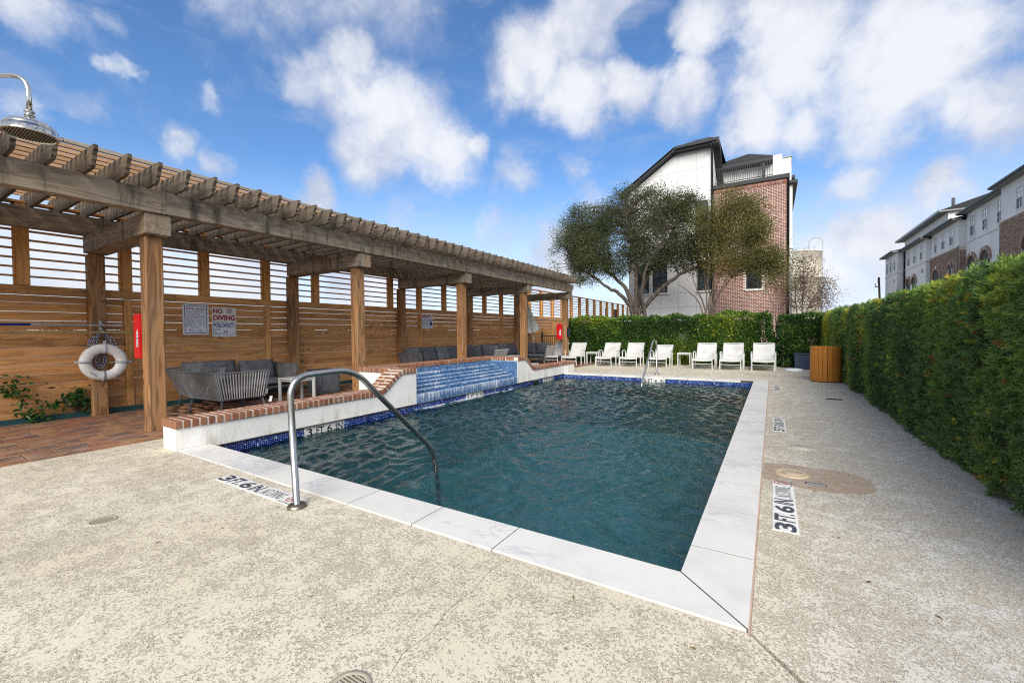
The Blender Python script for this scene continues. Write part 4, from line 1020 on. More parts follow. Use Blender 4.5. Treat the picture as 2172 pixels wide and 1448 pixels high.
for i in range(11):
    wd = RND.uniform(.06, .17); h0 = RND.uniform(.20, .30); x = -9.47 + RND.uniform(-.025, .03); c = 2.405 + RND.uniform(-.02, .02)
    lp.append([(x, c + wd * math.sin(a) * (1 - .35 * math.cos(a)), 1.355 - h0 / 2 + h0 / 2 * math.cos(a)) for a in [2 * math.pi * k / 40 for k in range(41)]])
for i in range(7):
    wd = RND.uniform(.03, .085); h0 = RND.uniform(.14, .26); x = -9.49 + RND.uniform(-.01, .02); c = 2.385 + RND.uniform(-.03, .03)
    lp.append([(x, c + wd * math.sin(a), 1.02 - h0 / 2 + h0 / 2 * math.cos(a)) for a in [2 * math.pi * k / 36 for k in range(37)]])
lp.append([(-9.485, 2.39 + .012 * math.sin(z * 9), z) for z in [.86 - .02 * k for k in range(12)]])
lp.append([(-9.46, 2.40 + .01 * math.sin(k), 1.57 - .02 * k) for k in range(11)])
ropes('throw_rope', 'coiled black and white speckled rope behind the life ring', lp)
bp = thing('telescopic_pole', 'telescopic pool pole with blue grip and white tube on the hook', 'pole', (-9.40, 1, 1.497))
tube('blue_grip', bp, 'bluepole', [(-9.40, -1.2, 1.497), (-9.40, 1.63, 1.497)], .0175, 10); tube('collar', bp, 'signwhite', [(-9.40, 1.60, 1.497), (-9.40, 1.70, 1.497)], .021, 10)
tube('inner_tube', bp, 'whitepole', [(-9.40, 1.70, 1.496), (-9.40, 2.52, 1.491)], .0145, 10); tube('end_grip', bp, 'tag', [(-9.40, 2.52, 1.491), (-9.40, 2.64, 1.49)], .0165, 10)
yp_ = thing('rescue_pole', 'long pale yellow pole hanging on the lower hook', 'pole', (-9.40, 1, 1.375))
tube('shaft', yp_, 'yellowpole', [(-9.40, -1.6, 1.377), (-9.40, 2.88, 1.372)], .0165, 10)
# ------------------------------------------------------------------ sun loungers
def build_lounger(backang=56, blen=.66):
    t = thing('sun_lounger', 'x', 'sun lounger')
    W = .31                                              # half width; front is -Y
    ca, sa = math.cos(rad(backang)), math.sin(rad(backang)); yb, zb = .86, .315
    for s in (-1, 1):
        x = s * W
        tube('side_rail', t, 'white', bend([(x, 0.06, .0), (x, .02, .355), (x, yb + .45, .30)], .07, 5), .014, 8)
        tube('back_frame', t, 'white', [(x, yb, zb), (x, yb + blen * ca, zb + blen * sa)], .0135, 8)
        xa = s * (W + .035)
        bxm = [(xa, .30 + .03, 0), (xa, .27 + .03, .55)]
        link('front_leg', boxmesh(.565, .046, .03, M_['white'], .004), T(xa, .50, .2825) @ RX[2], t)
        link('rear_leg', boxmesh(.54, .04, .03, M_['white'], .004), T(xa, .90, .27) @ Matrix.Rotation(rad(-4), 4, 'X') @ RX[2], t)
        tube('armrest', t, 'white', bend([(xa, .47, .55), (xa, .56, .585), (xa, .80, .575), (xa, .905, .53)], .05, 4), [.020] * 17, 8)
    tube('cross_bar', t, 'white', [(-W, .045, .185), (W, .045, .185)], .011, 6); tube('cross_bar', t, 'white', [(-W, yb, zb - .02), (W, yb, zb - .02)], .013, 6)
    tube('cross_bar', t, 'white', [(-W, yb + blen * ca, zb + blen * sa), (W, yb + blen * ca, zb + blen * sa)], .0135, 6)
    V, F = [], []; n = 14
    prof_ = [(.015, .30), (.02, .345), (.06, .372), (.2, .372), (.45, .352), (.7, .335), (yb - .02, .332)]
    def sheet(prof_, bulge):
        V, F = [], []
        for y, z in prof_:
            for k in range(7):
                u = -1 + k / 3; V.append((u * (W - .006), y, z - bulge * (1 - u * u)))
        for i in range(len(prof_) - 1):
            for k in range(6): a = i * 7 + k; F.append((a, a + 1, a + 8, a + 7))
        return V, F
    V, F = sheet(prof_, .02); link('seat_sling', pymesh('seat_sling', V, F, 'sling'), Matrix.Identity(4), t)
    pb = [(yb + blen * ca * u + .012, zb + .01 + blen * sa * u) for u in (0, .25, .5, .75, .97, 1.0)]
    V, F = sheet(pb, .015); V = [(x, y + .025 * (1 - (x / W) ** 2), z) for x, y, z in V]
    link('back_sling', pymesh('back_sling', V, F, 'sling'), Matrix.Identity(4), t)
    for s in (-1, 1): lathe('wheel', t, 'black', [(0, -.012), (.045, -.012), (.048, 0), (.045, .012), (0, .012)], T(s * (W + .02), yb + .42, .048) @ Matrix.Rotation(math.pi / 2, 4, 'Y'), 14)
    return t
LG = 'white sun loungers along the rear hedge'
spots = [(-7.80, 15.62, 0, 'white lounger half hidden behind the farthest front pergola post'),
         (-6.89, 15.40, 0, 'white lounger at the end of the brick capped wall, left of the left side table'),
         (-5.51, 15.50, 0, 'white lounger directly right of the left side table'),
         (-4.60, 15.64, 0, 'white lounger just left of the far pool handrail'),
         (-3.57, 15.78, 1, 'white lounger with lower back behind the far pool handrail'),
         (-2.05, 15.58, 0, 'white lounger directly right of the right hand side table'),
         (-1.20, 15.60, 0, 'second white lounger from the right end of the row'),
         (-.27, 15.68, 0, 'rightmost white lounger, nearest the navy planter')]
lounger_up, lounger_low = None, None
for x, y, low, lab in spots:
    if low: o = build_lounger(44, .66); WMx = T(x, y, 0)
    elif lounger_up is None: o = lounger_up = build_lounger()
    else: o = None
    Mw = T(x, y, 0, RND.uniform(-.02, .02))
    if o is None: o = copy_tree(lounger_up, Mw)
    else: WM[o] = Mw; o.matrix_basis = Mw
    o['label'] = lab; o['group'] = LG
# the first lounger's children need their stored matrices to follow it when it is copied
def white_table(label, x, y, sx, sy, h, mat='white', leg=.034, grp=None, rz=0.0):
    t = thing('side_table', label, 'side table', (x, y, 0), rz, group=grp); M0 = T(x, y, 0, rz)
    link('table_top', boxmesh(sx, sy, .03, M_[mat], .004), M0 @ T(0, 0, h - .015), t)
    link('apron', boxmesh(sx - .05, sy - .05, .035, M_[mat], .002), M0 @ T(0, 0, h - .0485), t)
    for a in (-1, 1):
        for b in (-1, 1): link('leg', boxmesh(h - .031, leg, leg, M_[mat], .003), M0 @ T(a * (sx / 2 - leg / 2 - .004), b * (sy / 2 - leg / 2 - .004), (h - .031) / 2) @ RX[2], t)
    return t
white_table('white side table between the two left loungers', -6.22, 16.42, .46, .46, .50, grp='white side tables')
white_table('white side table between the middle and right loungers', -2.82, 16.95, .46, .46, .50, grp='white side tables')
white_table('white side table beside the near grey sofa behind the wall', -8.0, 4.86, .46, .50, .47, leg=.042, grp='white side tables')
white_table('low white table in front of the middle grey sofa', -8.30, 10.15, .55, .75, .46, grp='white side tables')
white_table('low white table in front of the far grey sofa', -8.42, 13.75, .55, .75, .45, grp='white side tables')
# ------------------------------------------------------------------ rope weave sofas
def weave_panel(par, p0, p1, q0, q1, rope='rope', step=.021, gap=False, name='rope_weave'):
    """Panel between bottom edge p0-p1 and top edge q0-q1 (world points)."""
    p0, p1, q0, q1 = map(Vector, (p0, p1, q0, q1)); L = (p1 - p0).length; n = int(L / step); parts = []
    for i in range(n + 1):
        t_ = i / n; a, b = p0.lerp(p1, t_), q0.lerp(q1, t_); parts.append(tube_arr([a, a.lerp(b, .5) + Vector((RND.uniform(-.002, .002), RND.uniform(-.002, .002), 0)), b], step * (.30 if gap else .47), 5, False))
    V, F = joinarr(parts); link(name, pymesh(name, V, F, rope), None, par, kind='stuff')
    tube('panel_rail', par, 'frame2' if gap else 'frame', [q0, q1], .014, 8); tube('panel_rail', par, 'frame', [p0, p1], .014, 8)
    tube('panel_post', par, 'frame', [p0, q0], .013, 8); tube('panel_post', par, 'frame', [p1, q1], .013, 8)
def pillow(par, name, mat, Mw, lx, ly, lz, puff=.35, sag=0.0):
    n = 9; V, F = [], []
    def side(sg):
        o = len(V)
        for i in range(n):
            for j in range(n):
                u, v = -1 + 2 * i / (n - 1), -1 + 2 * j / (n - 1)
                e = ((1 - abs(u) ** 4) * (1 - abs(v) ** 4)) ** .5
                k = 1 - .05 * (abs(u) ** 3 * (1 - abs(v))) - 0
                V.append((u * lx / 2 * (1 - .03 * (1 - abs(v) ** 2)), v * ly / 2 * (1 - .03 * (1 - abs(u) ** 2)), sg * lz / 2 * ((1 - puff) + puff * e) * (1 if max(abs(u), abs(v)) < .999 else .45) - sag * (1 - u * u)))
        for i in range(n - 1):
            for j in range(n - 1):
                a = o + i * n + j; q = (a, a + n, a + n + 1, a + 1); F.append(q if sg > 0 else q[::-1])
        return o
    a, b = side(1), side(-1)
    rim = [i * n for i in range(n)] + [(n - 1) * n + j for j in range(1, n)] + [i * n + n - 1 for i in range(n - 2, -1, -1)] + [j for j in range(n - 2, 0, -1)]
    for k in range(len(rim)): F.append((a + rim[k], a + rim[(k + 1) % len(rim)], b + rim[(k + 1) % len(rim)], b + rim[k]))
    me = pymesh(name, V, F, mat); bm = bmesh.new(); bm.from_mesh(me); bmesh.ops.recalc_face_normals(bm, faces=bm.faces); bm.to_mesh(me); bm.free()
    link(name, me, Mw, par)
def leg(par, x, y, dx=0, dy=0, z=.26): tube('leg', par, 'frame', [(x + dx, y + dy, 0), (x, y, z)], [.011, .017], 8)
s1 = thing('sectional_sofa', 'near grey rope weave corner sofa with its back to the camera', 'sofa', (-8.6, 3.9, 0), group='grey corner sofas')
weave_panel(s1, (-8.50, 3.26, .25), (-7.60, 3.33, .25), (-8.62, 3.10, .70), (-7.46, 3.20, .70)); weave_panel(s1, (-9.38, 3.42, .25), (-8.53, 3.26, .25), (-9.52, 3.26, .70), (-8.64, 3.10, .70))
weave_panel(s1, (-7.58, 3.35, .25), (-7.52, 3.98, .25), (-7.44, 3.22, .70), (-7.42, 4.02, .70), 'ropelight', .034, True)
weave_panel(s1, (-9.42, 3.45, .25), (-9.38, 5.18, .25), (-9.58, 3.28, .70), (-9.50, 5.20, .70), 'ropelight', .034, True); weave_panel(s1, (-9.36, 5.20, .25), (-8.62, 5.18, .25), (-9.50, 5.24, .70), (-8.55, 5.22, .70), 'rope')
bx('seat_base', s1, 'frame', -9.38, -7.58, 3.45, 3.98, .235, .275, bev=.004); bx('seat_base', s1, 'frame', -9.38, -8.64, 3.98, 5.16, .2345, .2745, axis=1, bev=.004)
for (x, y, dx, dy) in ((-9.36, 3.46, -.02, -.06), (-8.50, 3.30, 0, -.07), (-8.56, 3.32, 0, -.06), (-7.62, 3.36, .03, -.05), (-7.55, 3.95, .05, .05), (-8.2, 3.95, 0, .03), (-8.3, 3.95, 0, .03), (-8.66, 5.14, .03, .04), (-9.36, 5.14, -.03, .04), (-8.66, 4.5, .03, 0)): leg(s1, x, y, dx, dy)
pillow(s1, 'seat_cushion', 'cushion', T(-8.10, 3.68, .345), .96, .62, .14, .25); pillow(s1, 'seat_cushion', 'cushion', T(-9.02, 3.70, .345), .74, .62, .14, .25); pillow(s1, 'seat_cushion', 'cushion', T(-9.02, 4.62, .345), .74, 1.1, .14, .25)
pillow(s1, 'back_cushion', 'cushion', T(-8.08, 3.40, .575) @ Matrix.Rotation(rad(78), 4, 'X'), .80, .42, .17, .5); pillow(s1, 'back_cushion', 'cushion', T(-8.98, 3.46, .60) @ Matrix.Rotation(rad(.06), 4, 'Z') @ Matrix.Rotation(rad(78), 4, 'X'), .80, .46, .18, .5)
pillow(s1, 'back_cushion', 'cushion', T(-9.30, 4.0, .60) @ Matrix.Rotation(math.pi / 2, 4, 'Z') @ Matrix.Rotation(rad(78), 4, 'X'), .74, .44, .18, .5); pillow(s1, 'back_cushion', 'cushion', T(-9.28, 4.78, .58) @ Matrix.Rotation(math.pi / 2, 4, 'Z') @ Matrix.Rotation(rad(74), 4, 'X'), .70, .42, .18, .5)
for x, z in ((-9.2, .5), (-8.1, .55), (-7.58, .48)):
    tube('cushion_tie', s1, 'frame2', smooth_path([(x, 3.16, z + .03), (x + .03, 3.12, z), (x - .01, 3.13, z - .06), (x + .02, 3.11, z - .10)]), .004, 5)
for x, y in ((-7.52, 4.08), (-8.62, 4.6)): link('paper_tag', boxmesh(.09, .10, .002, M_['tag'], 0), T(x, y, .19) @ Matrix.Rotation(rad(75), 4, 'X'), s1)
def corner_sofa(y0, y1, label, xe=-7.85, dark=True):
    t = thing('sectional_sofa', label, 'sofa', (-9, (y0 + y1) / 2, 0), group='grey corner sofas')
    weave_panel(t, (-9.45, y0 + .10, .25), (-8.68, y0 + .08, .25), (-9.55, y0 - .02, .74), (-8.62, y0 - .04, .74)); weave_panel(t, (-9.47, y0 + .1, .25), (-9.47, y1 - .05, .25), (-9.60, y0, .72), (-9.60, y1, .72), 'rope', .05, True)
    weave_panel(t, (-9.45, y1 - .04, .25), (xe, y1 - .04, .25), (-9.55, y1 + .08, .72), (xe, y1 + .08, .72), 'rope', .05, True); weave_panel(t, (xe, y1 - .05, .25), (xe - .0, y1 - .72, .25), (xe + .14, y1 + .08, .74), (xe + .14, y1 - .76, .74), 'ropelight', .036, True)
    bx('seat_base', t, 'frame', -9.45, -8.70, y0 + .1, y1 - .06, .235, .275, bev=.004); bx('seat_base', t, 'frame', -8.70, xe, y1 - .74, y1 - .06, .2345, .2745, bev=.004)
    for x, y in ((-8.7, y0 + .1), (-9.42, y0 + .1), (-8.72, (y0 + y1) / 2), (-8.66, y1 - .7), (xe, y1 - .08), (xe, y1 - .7)): leg(t, x, y, .03 if x > -9 else -.02, 0)
    n = 3; L_ = (y1 - .76 - y0 - .12) / 2
    for k in range(2): pillow(t, 'seat_cushion', 'cushiondark', T(-9.06, y0 + .12 + L_ * (k + .5), .345), .74, L_ - .01, .14, .25)
    pillow(t, 'seat_cushion', 'cushiondark', T((-9.42 + xe) / 2, y1 - .40, .345), xe + 9.42, .66, .14, .25)
    ys = [y0 + .42, y0 + 1.08, y0 + 1.74, y0 + 2.36][:int((y1 - y0 - .3) / .66)]
    for k, y in enumerate(ys): pillow(t, 'back_cushion', 'cushion' if k % 2 == 0 else 'cushiondark', T(-9.33, y, .64) @ Matrix.Rotation(math.pi / 2, 4, 'Z') @ Matrix.Rotation(rad(76), 4, 'X'), .62, .50, .2, .5)
    for k in range(2): pillow(t, 'back_cushion', 'cushiondark', T(-9.02 + .72 * k, y1 - .17, .64) @ Matrix.Rotation(math.pi, 4, 'Z') @ Matrix.Rotation(rad(76), 4, 'X'), .70, .50, .2, .5)
    return t
corner_sofa(9.02, 12.2, 'middle grey corner sofa behind the water cascade')
corner_sofa(12.75, 16.15, 'far grey corner sofa near the farthest pergola post', -7.98)
fb_ = thing('planter_box', 'dark grey square box behind the near white side table', 'planter', (-8.62, 6.05, 0))
bx('box_body', fb_, 'frame', -8.86, -8.38, 5.62, 6.12, 0, .50, bev=.008); bx('box_top', fb_, 'frame', -8.87, -8.37, 5.61, 6.13, .502, .53, bev=.004); bx('side_panel', fb_, 'cushion', -8.379, -8.375, 5.68, 6.06, .06, .44, bev=.0)
# ------------------------------------------------------------------ closed umbrella
um = thing('closed_umbrella', 'closed cream market umbrella leaning behind the far sofa', 'umbrella', (-9.2, 17.05, 0))
tp_ = Vector((-9.2, 16.22, 2.62)); bt = Vector((-9.2, 17.06, .05)); ax_ = (tp_ - bt).normalized()
tube('pole', um, 'umbrella', [bt, tp_], .02, 8)
V, F = [], []; ns = 32; lev = [(0, .02), (.10, .05), (.45, .11), (.85, .20), (1.22, .31), (1.30, .33)]
e1 = Vector((1, 0, 0)); e2 = ax_.cross(e1)
for d, r in lev:
    for k in range(ns):
        a = 2 * math.pi * k / ns; rr_ = r * (1 + .32 * math.cos(8 * a)) * (.85 + .1 * math.sin(3 * a)); p = tp_ - ax_ * (d - .04 * math.cos(8 * a) * (d > 1.2)) + (e1 * math.cos(a) + e2 * math.sin(a)) * rr_; V.append(tuple(p))
for i in range(len(lev) - 1):
    for k in range(ns): F.append((i * ns + k, i * ns + (k + 1) % ns, (i + 1) * ns + (k + 1) % ns, (i + 1) * ns + k))
link('canopy', pymesh('canopy', V, F, 'umbrella'), None, um)
pb_ = bt + ax_ * 1.02; tube('crank', um, 'umbrella', [pb_ + Vector((-.05, 0, .08)), pb_ + Vector((.02, 0, .02)), pb_ + Vector((.09, 0, .05))], .018, 6); tube('finial', um, 'black', [tp_, tp_ + ax_ * .1], .018, 6)
lathe('base', um, 'frame', [(0, .07), (.08, .07), (.1, .05), (.26, .05), (.27, 0)], T(-9.2, 17.07, 0), 20)
ub = thing('white_slab', 'white slab lying on the brick paving by the far sofa', 'slab', (-8.1, 14.6, 0)); bx('slab', ub, 'white', -8.35, -7.9, 14.4, 14.85, .02, .10, bev=.01); bx('foot', ub, 'black', -8.3, -7.95, 14.45, 14.8, 0, .02, bev=0)
# ------------------------------------------------------------------ slatted bin, planter, lid
bn = thing('litter_bin', 'round orange brown slatted litter bin beside the hedge', 'litter bin', (1.15, 13.29, 0)); Rb = .335
lathe('liner', bn, 'black', [(0, .03), (Rb - .025, .03), (Rb - .025, .86), (Rb - .05, .862), (Rb - .05, .7), (0, .7)], T(1.15, 13.29, 0), 30)
me_s = boxmesh(.865, 2 * math.pi * Rb / 22 - .010, .02, M_['binwood'], .003)
for k in range(22):
    a = 2 * math.pi * k / 22; Ms = T(1.15, 13.29, .4525) @ Matrix.Rotation(a, 4, 'Z') @ T(Rb - .008, 0, 0) @ Matrix.Rotation(math.pi / 2, 4, 'Y')
    sl_ = link('slat', me_s, Ms @ Matrix.Rotation(0, 4, 'X'), bn)
    for z in (.37, -.385):
        link('screw', boxmesh(.012, .012, .004, M_['ink'], 0), T(1.15, 13.29, .4525 + z) @ Matrix.Rotation(a, 4, 'Z') @ T(Rb + .0035, 0, 0) @ RX[2], bn)
for z in (.12, .78): tube('band', bn, 'black', [(1.15 + (Rb - .022) * math.cos(a), 13.29 + (Rb - .022) * math.sin(a), z) for a in [2 * math.pi * i / 40 for i in range(40)]], .006, 5, True)
pl = thing('planter', 'square navy blue planter against the rear hedge', 'planter', (.84, 17.3, 0))
bx('body', pl, 'navy', .62, 1.15, 17.05, 17.6, .03, .49, axis=0, bev=.006); bx('rim', pl, 'navy', .59, 1.18, 17.02, 17.63, .492, .535, axis=0, bev=.006); bx('foot', pl, 'navy', .60, 1.17, 17.03, 17.62, 0, .029, axis=0, bev=.004)
for a, b in ((.622, .66), (1.11, 1.148)): bx('corner_trim', pl, 'navy', a, b, 17.042, 17.0495, .03, .49, bev=.002)
bx('soil', pl, 'soil', .63, 1.14, 17.06, 17.59, .50, .537, axis=0, bev=0)
ld = thing('umbrella_plate', 'white round plastic plate lying on the deck in front of the planter', 'plate', (.58, 16.46, 0))
lathe('disc', ld, 'lidwhite', [(0, .065), (.2, .065), (.215, .05), (.25, .042), (.262, .03), (.265, 0)], T(.58, 16.46, 0), 32)
# ------------------------------------------------------------------ iron fence panel at the far left corner
ir = thing('iron_fence', 'black iron fence panel between the timber fence and the rear hedge', 'fence', (-9.1, 18.5, 0))
for x in (-9.66, -8.15): bx('post', ir, 'blackmetal', x - .035, x + .035, 18.46, 18.53, 0, 1.27, bev=.004); lathe('finial', ir, 'blackmetal', [(.0, .10), (.03, .085), (.042, .05), (.03, .015), (.045, 0)], T(x, 18.495, 1.27), 12)
for z in (1.12, .16): bx('rail', ir, 'blackmetal', -9.62, -8.19, 18.48, 18.51, z, z + .035)
me_p = boxmesh(1.1, .018, .018, M_['blackmetal'], .002)
for k in range(13): link('picket', me_p, T(-9.52 + k * .104, 18.495, .62) @ RX[2], ir)
# ------------------------------------------------------------------ foliage
def fnoise(P, f, seed=0):
    """cheap smooth value noise on points (N,3)."""
    r = np.random.default_rng(seed); out = np.zeros(len(P))
    for k in range(7):
        d = r.normal(size=3); d /= np.linalg.norm(d); out += np.sin(P @ d * f * r.uniform(.6, 1.7) + r.uniform(0, 6.28))
    return out / 7 ** .5
def leaves_np(name, P, D, Nrm, L, Wd, mat, tint, fold=.15):
    """Rhombic leaves: base P, along D, normal Nrm, length L, width Wd."""
    D = D / np.linalg.norm(D, axis=1, keepdims=True); S = np.cross(D, Nrm); S /= np.maximum(np.linalg.norm(S, axis=1, keepdims=True), 1e-6); N_ = np.cross(S, D)
    L = np.asarray(L).reshape(-1, 1) * np.ones((len(P), 1)); Wd = np.asarray(Wd).reshape(-1, 1) * np.ones((len(P), 1))
    a = P; b = P + D * L * .42 + S * Wd * .5 + N_ * Wd * fold; c = P + D * L; d = P + D * L * .42 - S * Wd * .5 + N_ * Wd * fold
    V = np.stack([a, b, c, d], 1).reshape(-1, 3); i = 4 * np.arange(len(P))[:, None]
    F = np.concatenate([i + np.array([[0, 1, 2]]), i + np.array([[0, 2, 3]])], 1).reshape(-1, 3)
    return mesh_np(name, V, F, mat, np.repeat(tint, 2))
def unit(v): return v / np.maximum(np.linalg.norm(v, axis=1, keepdims=True), 1e-9)
def yew_sprigs(P, A, n_leaf, L, wd, tint, seed):
    """sprigs at P growing along A, leaves spiralled round a short stem."""
    r = np.random.default_rng(seed); n = len(P); A = unit(A)
    ref = np.where(np.abs(A[:, 2:3]) < .9, np.array([[0, 0, 1.]]), np.array([[1., 0, 0]])); E1 = unit(np.cross(A, ref)); E2 = np.cross(A, E1)
    Ps, Ds, Ns, Ls, Ws, Ts = [], [], [], [], [], []
    sl = L * r.uniform(.8, 1.5, (n, 1))
    for k in range(n_leaf):
        t = (k + .5) / n_leaf; ang = k * 2.4 + r.uniform(-.3, .3, (n, 1)); out_ = E1 * np.cos(ang) + E2 * np.sin(ang)
        sp = r.uniform(.75, 1.15, (n, 1)) * (1.45 - .85 * t)
        Ds.append(A + out_ * sp); Ps.append(P + A * sl * (t - .35)); Ns.append(A * .9 - out_ * .4 + r.normal(0, .12, (n, 3)))
        Ls.append(L * r.uniform(.75, 1.15, n) * (1 - .25 * t)); Ws.append(np.full(n, wd) * r.uniform(.8, 1.2, n)); Ts.append(np.clip(tint + r.normal(0, .05, n) + .04 * t, 0, 1))
    return [np.concatenate(x) for x in (Ps, Ds, Ns, Ls, Ws, Ts)]
def hedge_leaf_tint(P, seed, bright):
    r = np.random.default_rng(seed); n = len(P)
    t = .40 + .19 * fnoise(P, 2.2, seed) + .10 * fnoise(P, 7, seed + 1) + r.normal(0, .10, n) + bright
    t = np.clip(t, .02, .80)
    return t
# --- tall podocarpus hedge on the right: face x = 1.5, y 2.2 .. 13.75
hgr = thing('hedge', 'tall dark green yew like hedge along the right side of the deck', 'hedge', (2.0, 8, 0), group='clipped hedges')
bx('hedge_core', hgr, 'hedgecore', 1.66, 2.34, 2.25, 13.7, 0, 1.72, axis=1, bev=.05)
r = np.random.default_rng(5)
def hedge_points(n, y0, y1, zt, seed, x0=1.5, depth=.8, top=.28):
    r = np.random.default_rng(seed); nt_ = int(n * top); nf = n - nt_
    y = r.uniform(y0, y1, n); z = np.concatenate([zt * r.uniform(.0, 1, nf) ** .92, np.full(nt_, zt)]); x = np.concatenate([np.full(nf, x0), x0 + r.uniform(0, depth, nt_)])
    P = np.stack([x, y, z], 1)
    nz = .022 * fnoise(P, 3.1, seed) + .018 * fnoise(P, 9, seed + 2)
    A = np.zeros((n, 3)); A[:nf, 0] = -1; A[:nf, 2] = .35; A[nf:, 2] = 1; A[nf:, 0] = -.3
    P[:nf, 0] += -nz[:nf] + r.uniform(-.03, .05, nf) + .10 * np.clip((z[:nf] - zt + .25) / .25, 0, 1) ** 2 + .03 * np.clip(.25 - z[:nf], 0, 1) * 2
    P[nf:, 2] += nz[nf:] + r.uniform(-.08, .02, nt_)
    A += r.normal(0, .85, (n, 3)); return P, A
pk = []
for (y0, y1, dens, L, wd, nl, sd) in ((2.3, 5.0, 520, .062, .0125, 13, 1), (5.0, 8.0, 460, .056, .0155, 11, 2), (8.0, 13.75, 380, .056, .021, 8, 3)):
    n = int((y1 - y0) * (1.88 + .75) * dens); P, A = hedge_points(n, y0, y1, 1.80, sd)
    ti = hedge_leaf_tint(P, sd, np.clip((P[:, 1] - 6) * .006, 0, .06))
    rr_ = np.random.default_rng(sd + 50); gold = fnoise(P, 4.0, 77 + sd) + rr_.normal(0, .45, n) + .25 * np.clip((P[:, 1] - 10.5) / 2, -.3, 1.6) + .25 * (P[:, 2] > 1.72)
    m = gold > 1.22; ti[m] = rr_.uniform(.84, .94, m.sum()); bm_ = rr_.random(n) > .9965; ti[bm_] = rr_.uniform(.95, 1, bm_.sum())
    pk.append(yew_sprigs(P, A, nl, L, wd, ti, sd + 9))
pk = [np.concatenate(x) for x in zip(*pk)]
link('foliage', leaves_np('foliage', pk[0], pk[1], pk[2], pk[3], pk[4], 'yewleaf', pk[5]), None, hgr, kind='stuff')
# --- lighter clipped hedge that carries on to the rear corner
hg2 = thing('hedge', 'lighter yellow green hedge in the rear right corner behind the litter bin', 'hedge', (2.0, 15.6, 0), group='clipped hedges')
bx('hedge_core', hg2, 'hedgecore', 1.64, 2.3, 13.85, 17.9, 0, 1.74, axis=1, bev=.05)
n = int(4.1 * 2.6 * 300); P, A = hedge_points(n, 13.8, 18.0, 1.84, 21, 1.46); rr_ = np.random.default_rng(70)
ti = hedge_leaf_tint(P, 33, .10); m = (fnoise(P, 3.0, 90) + rr_.normal(0, .5, n)) > .8; ti[m] = rr_.uniform(.82, .93, m.sum())
q = yew_sprigs(P, A, 11, .085, .016, ti, 60)
link('foliage', leaves_np('foliage', *q[:5], 'yewleaf', q[5]), None, hg2, kind='stuff')
# --- broad leaved rear hedges
def rear_hedge(x0, x1, y0, zt, label, dens, seed, bright=0.0, notch=None):
    t = thing('hedge', label, 'hedge', ((x0 + x1) / 2, y0 + .5, 0), group='clipped hedges'); r = np.random.default_rng(seed)
    bx('hedge_core', t, 'hedgecore', x0 + .15, x1 - (.45 if notch else .12), y0 + .17, y0 + .85, 0, zt - .14, axis=0, bev=.05)
    W = x1 - x0; parts = []
    for (area, mode) in ((W * zt, 0), (W * .9, 1), (.9 * zt, 2), (.9 * zt, 3)):
        n = int(area * dens * (.7 if mode else 1)); u, v = r.random(n), r.random(n)
        if mode == 0: P = np.stack([x0 + u * W, np.full(n, y0), v * zt], 1); A = np.tile([0, -1., .4], (n, 1))
        elif mode == 1: P = np.stack([x0 + u * W, y0 + v * .9, np.full(n, zt)], 1); A = np.tile([0, -.3, 1.], (n, 1))
        else:
            xx_ = x0 if mode == 2 else x1; P = np.stack([np.full(n, xx_), y0 + u * .9, v * zt], 1); A = np.tile([-1. if mode == 2 else 1., -.2, .4], (n, 1))
        if notch: P[:, 0] -= np.clip(P[:, 0] - (x1 - .55), 0, 1) * notch * np.clip((P[:, 2] - .5) / 1.4, 0, 1)
        nz = .05 * fnoise(P, 3.3, seed) + .06 * fnoise(P, 8, seed + 4)
        P += A * (nz + r.uniform(-.10, .03, n))[:, None]; A = A + r.normal(0, .75, (n, 3)); parts.append((P, A))
    P = np.concatenate([p for p, _ in parts]); A = np.concatenate([a for _, a in parts]); n = len(P)
    ti = np.clip(.36 + bright + .20 * fnoise(P, 3.0, seed + 7) + .10 * fnoise(P, 9, seed + 8) + r.normal(0, .20, n) + .14 * (P[:, 2] > zt - .12), 0, .82)
    m = (fnoise(P, 2.4, seed + 20) * .8 + r.normal(0, .6, n)) > 1.0 - bright; ti[m] = r.uniform(.78, 1, m.sum())
    link('foliage', leaves_np('foliage', P, A, r.normal(0, 1, (n, 3)), r.uniform(.055, .10, n), r.uniform(.034, .056, n), 'boxleaf', ti, .2), None, t, kind='stuff')
rear_hedge(-8.15, .06, 17.62, 1.87, 'long clipped green hedge behind the row of white loungers', 1700, 101, 0.0, .42)
rear_hedge(.20, 1.52, 17.75, 1.84, 'short dark hedge section right of the gap behind the navy planter', 1700, 141, -.08)
def shrub(name, label, cat, c, rx, ry, rz, n, mat, Ls, seed, lo=0, hi=1, aim=(0, 0, .6), stems=5, grp=None):
    t = thing(name, label, cat, (c[0], c[1], max(0, c[2] - rz)), group=grp); r = np.random.default_rng(seed)
    d = unit(r.normal(size=(n, 3))); P = np.array(c) + d * np.array([rx, ry, rz]) * (r.random((n, 1)) ** .45); A = d * .8 + np.array(aim) + r.normal(0, .5, (n, 3))
    link('foliage', leaves_np('foliage', P, A, r.normal(size=(n, 3)), r.uniform(*Ls, n), r.uniform(.3, .5, n) * Ls[1], mat, np.clip(r.uniform(lo, hi, n), 0, 1)), None, t, kind='stuff')
    parts = [tube_arr([(c[0] + r.uniform(-.05, .05), c[1] + r.uniform(-.04, .04), max(0, c[2] - rz)), tuple(np.array(c) + r.normal(0, .4, 3) * np.array([rx, ry, rz]))], [.006, .003], 5) for _ in range(stems)]
    V, F = joinarr(parts); link('stems', pymesh('stems', V, F, 'twig'), None, t); return t
shrub('planter_plant', 'bright green leafy plant growing in the navy planter', 'plant', (.86, 17.3, .66), .27, .26, .13, 420, 'vineleaf', (.05, .10), 8, .3, 1)
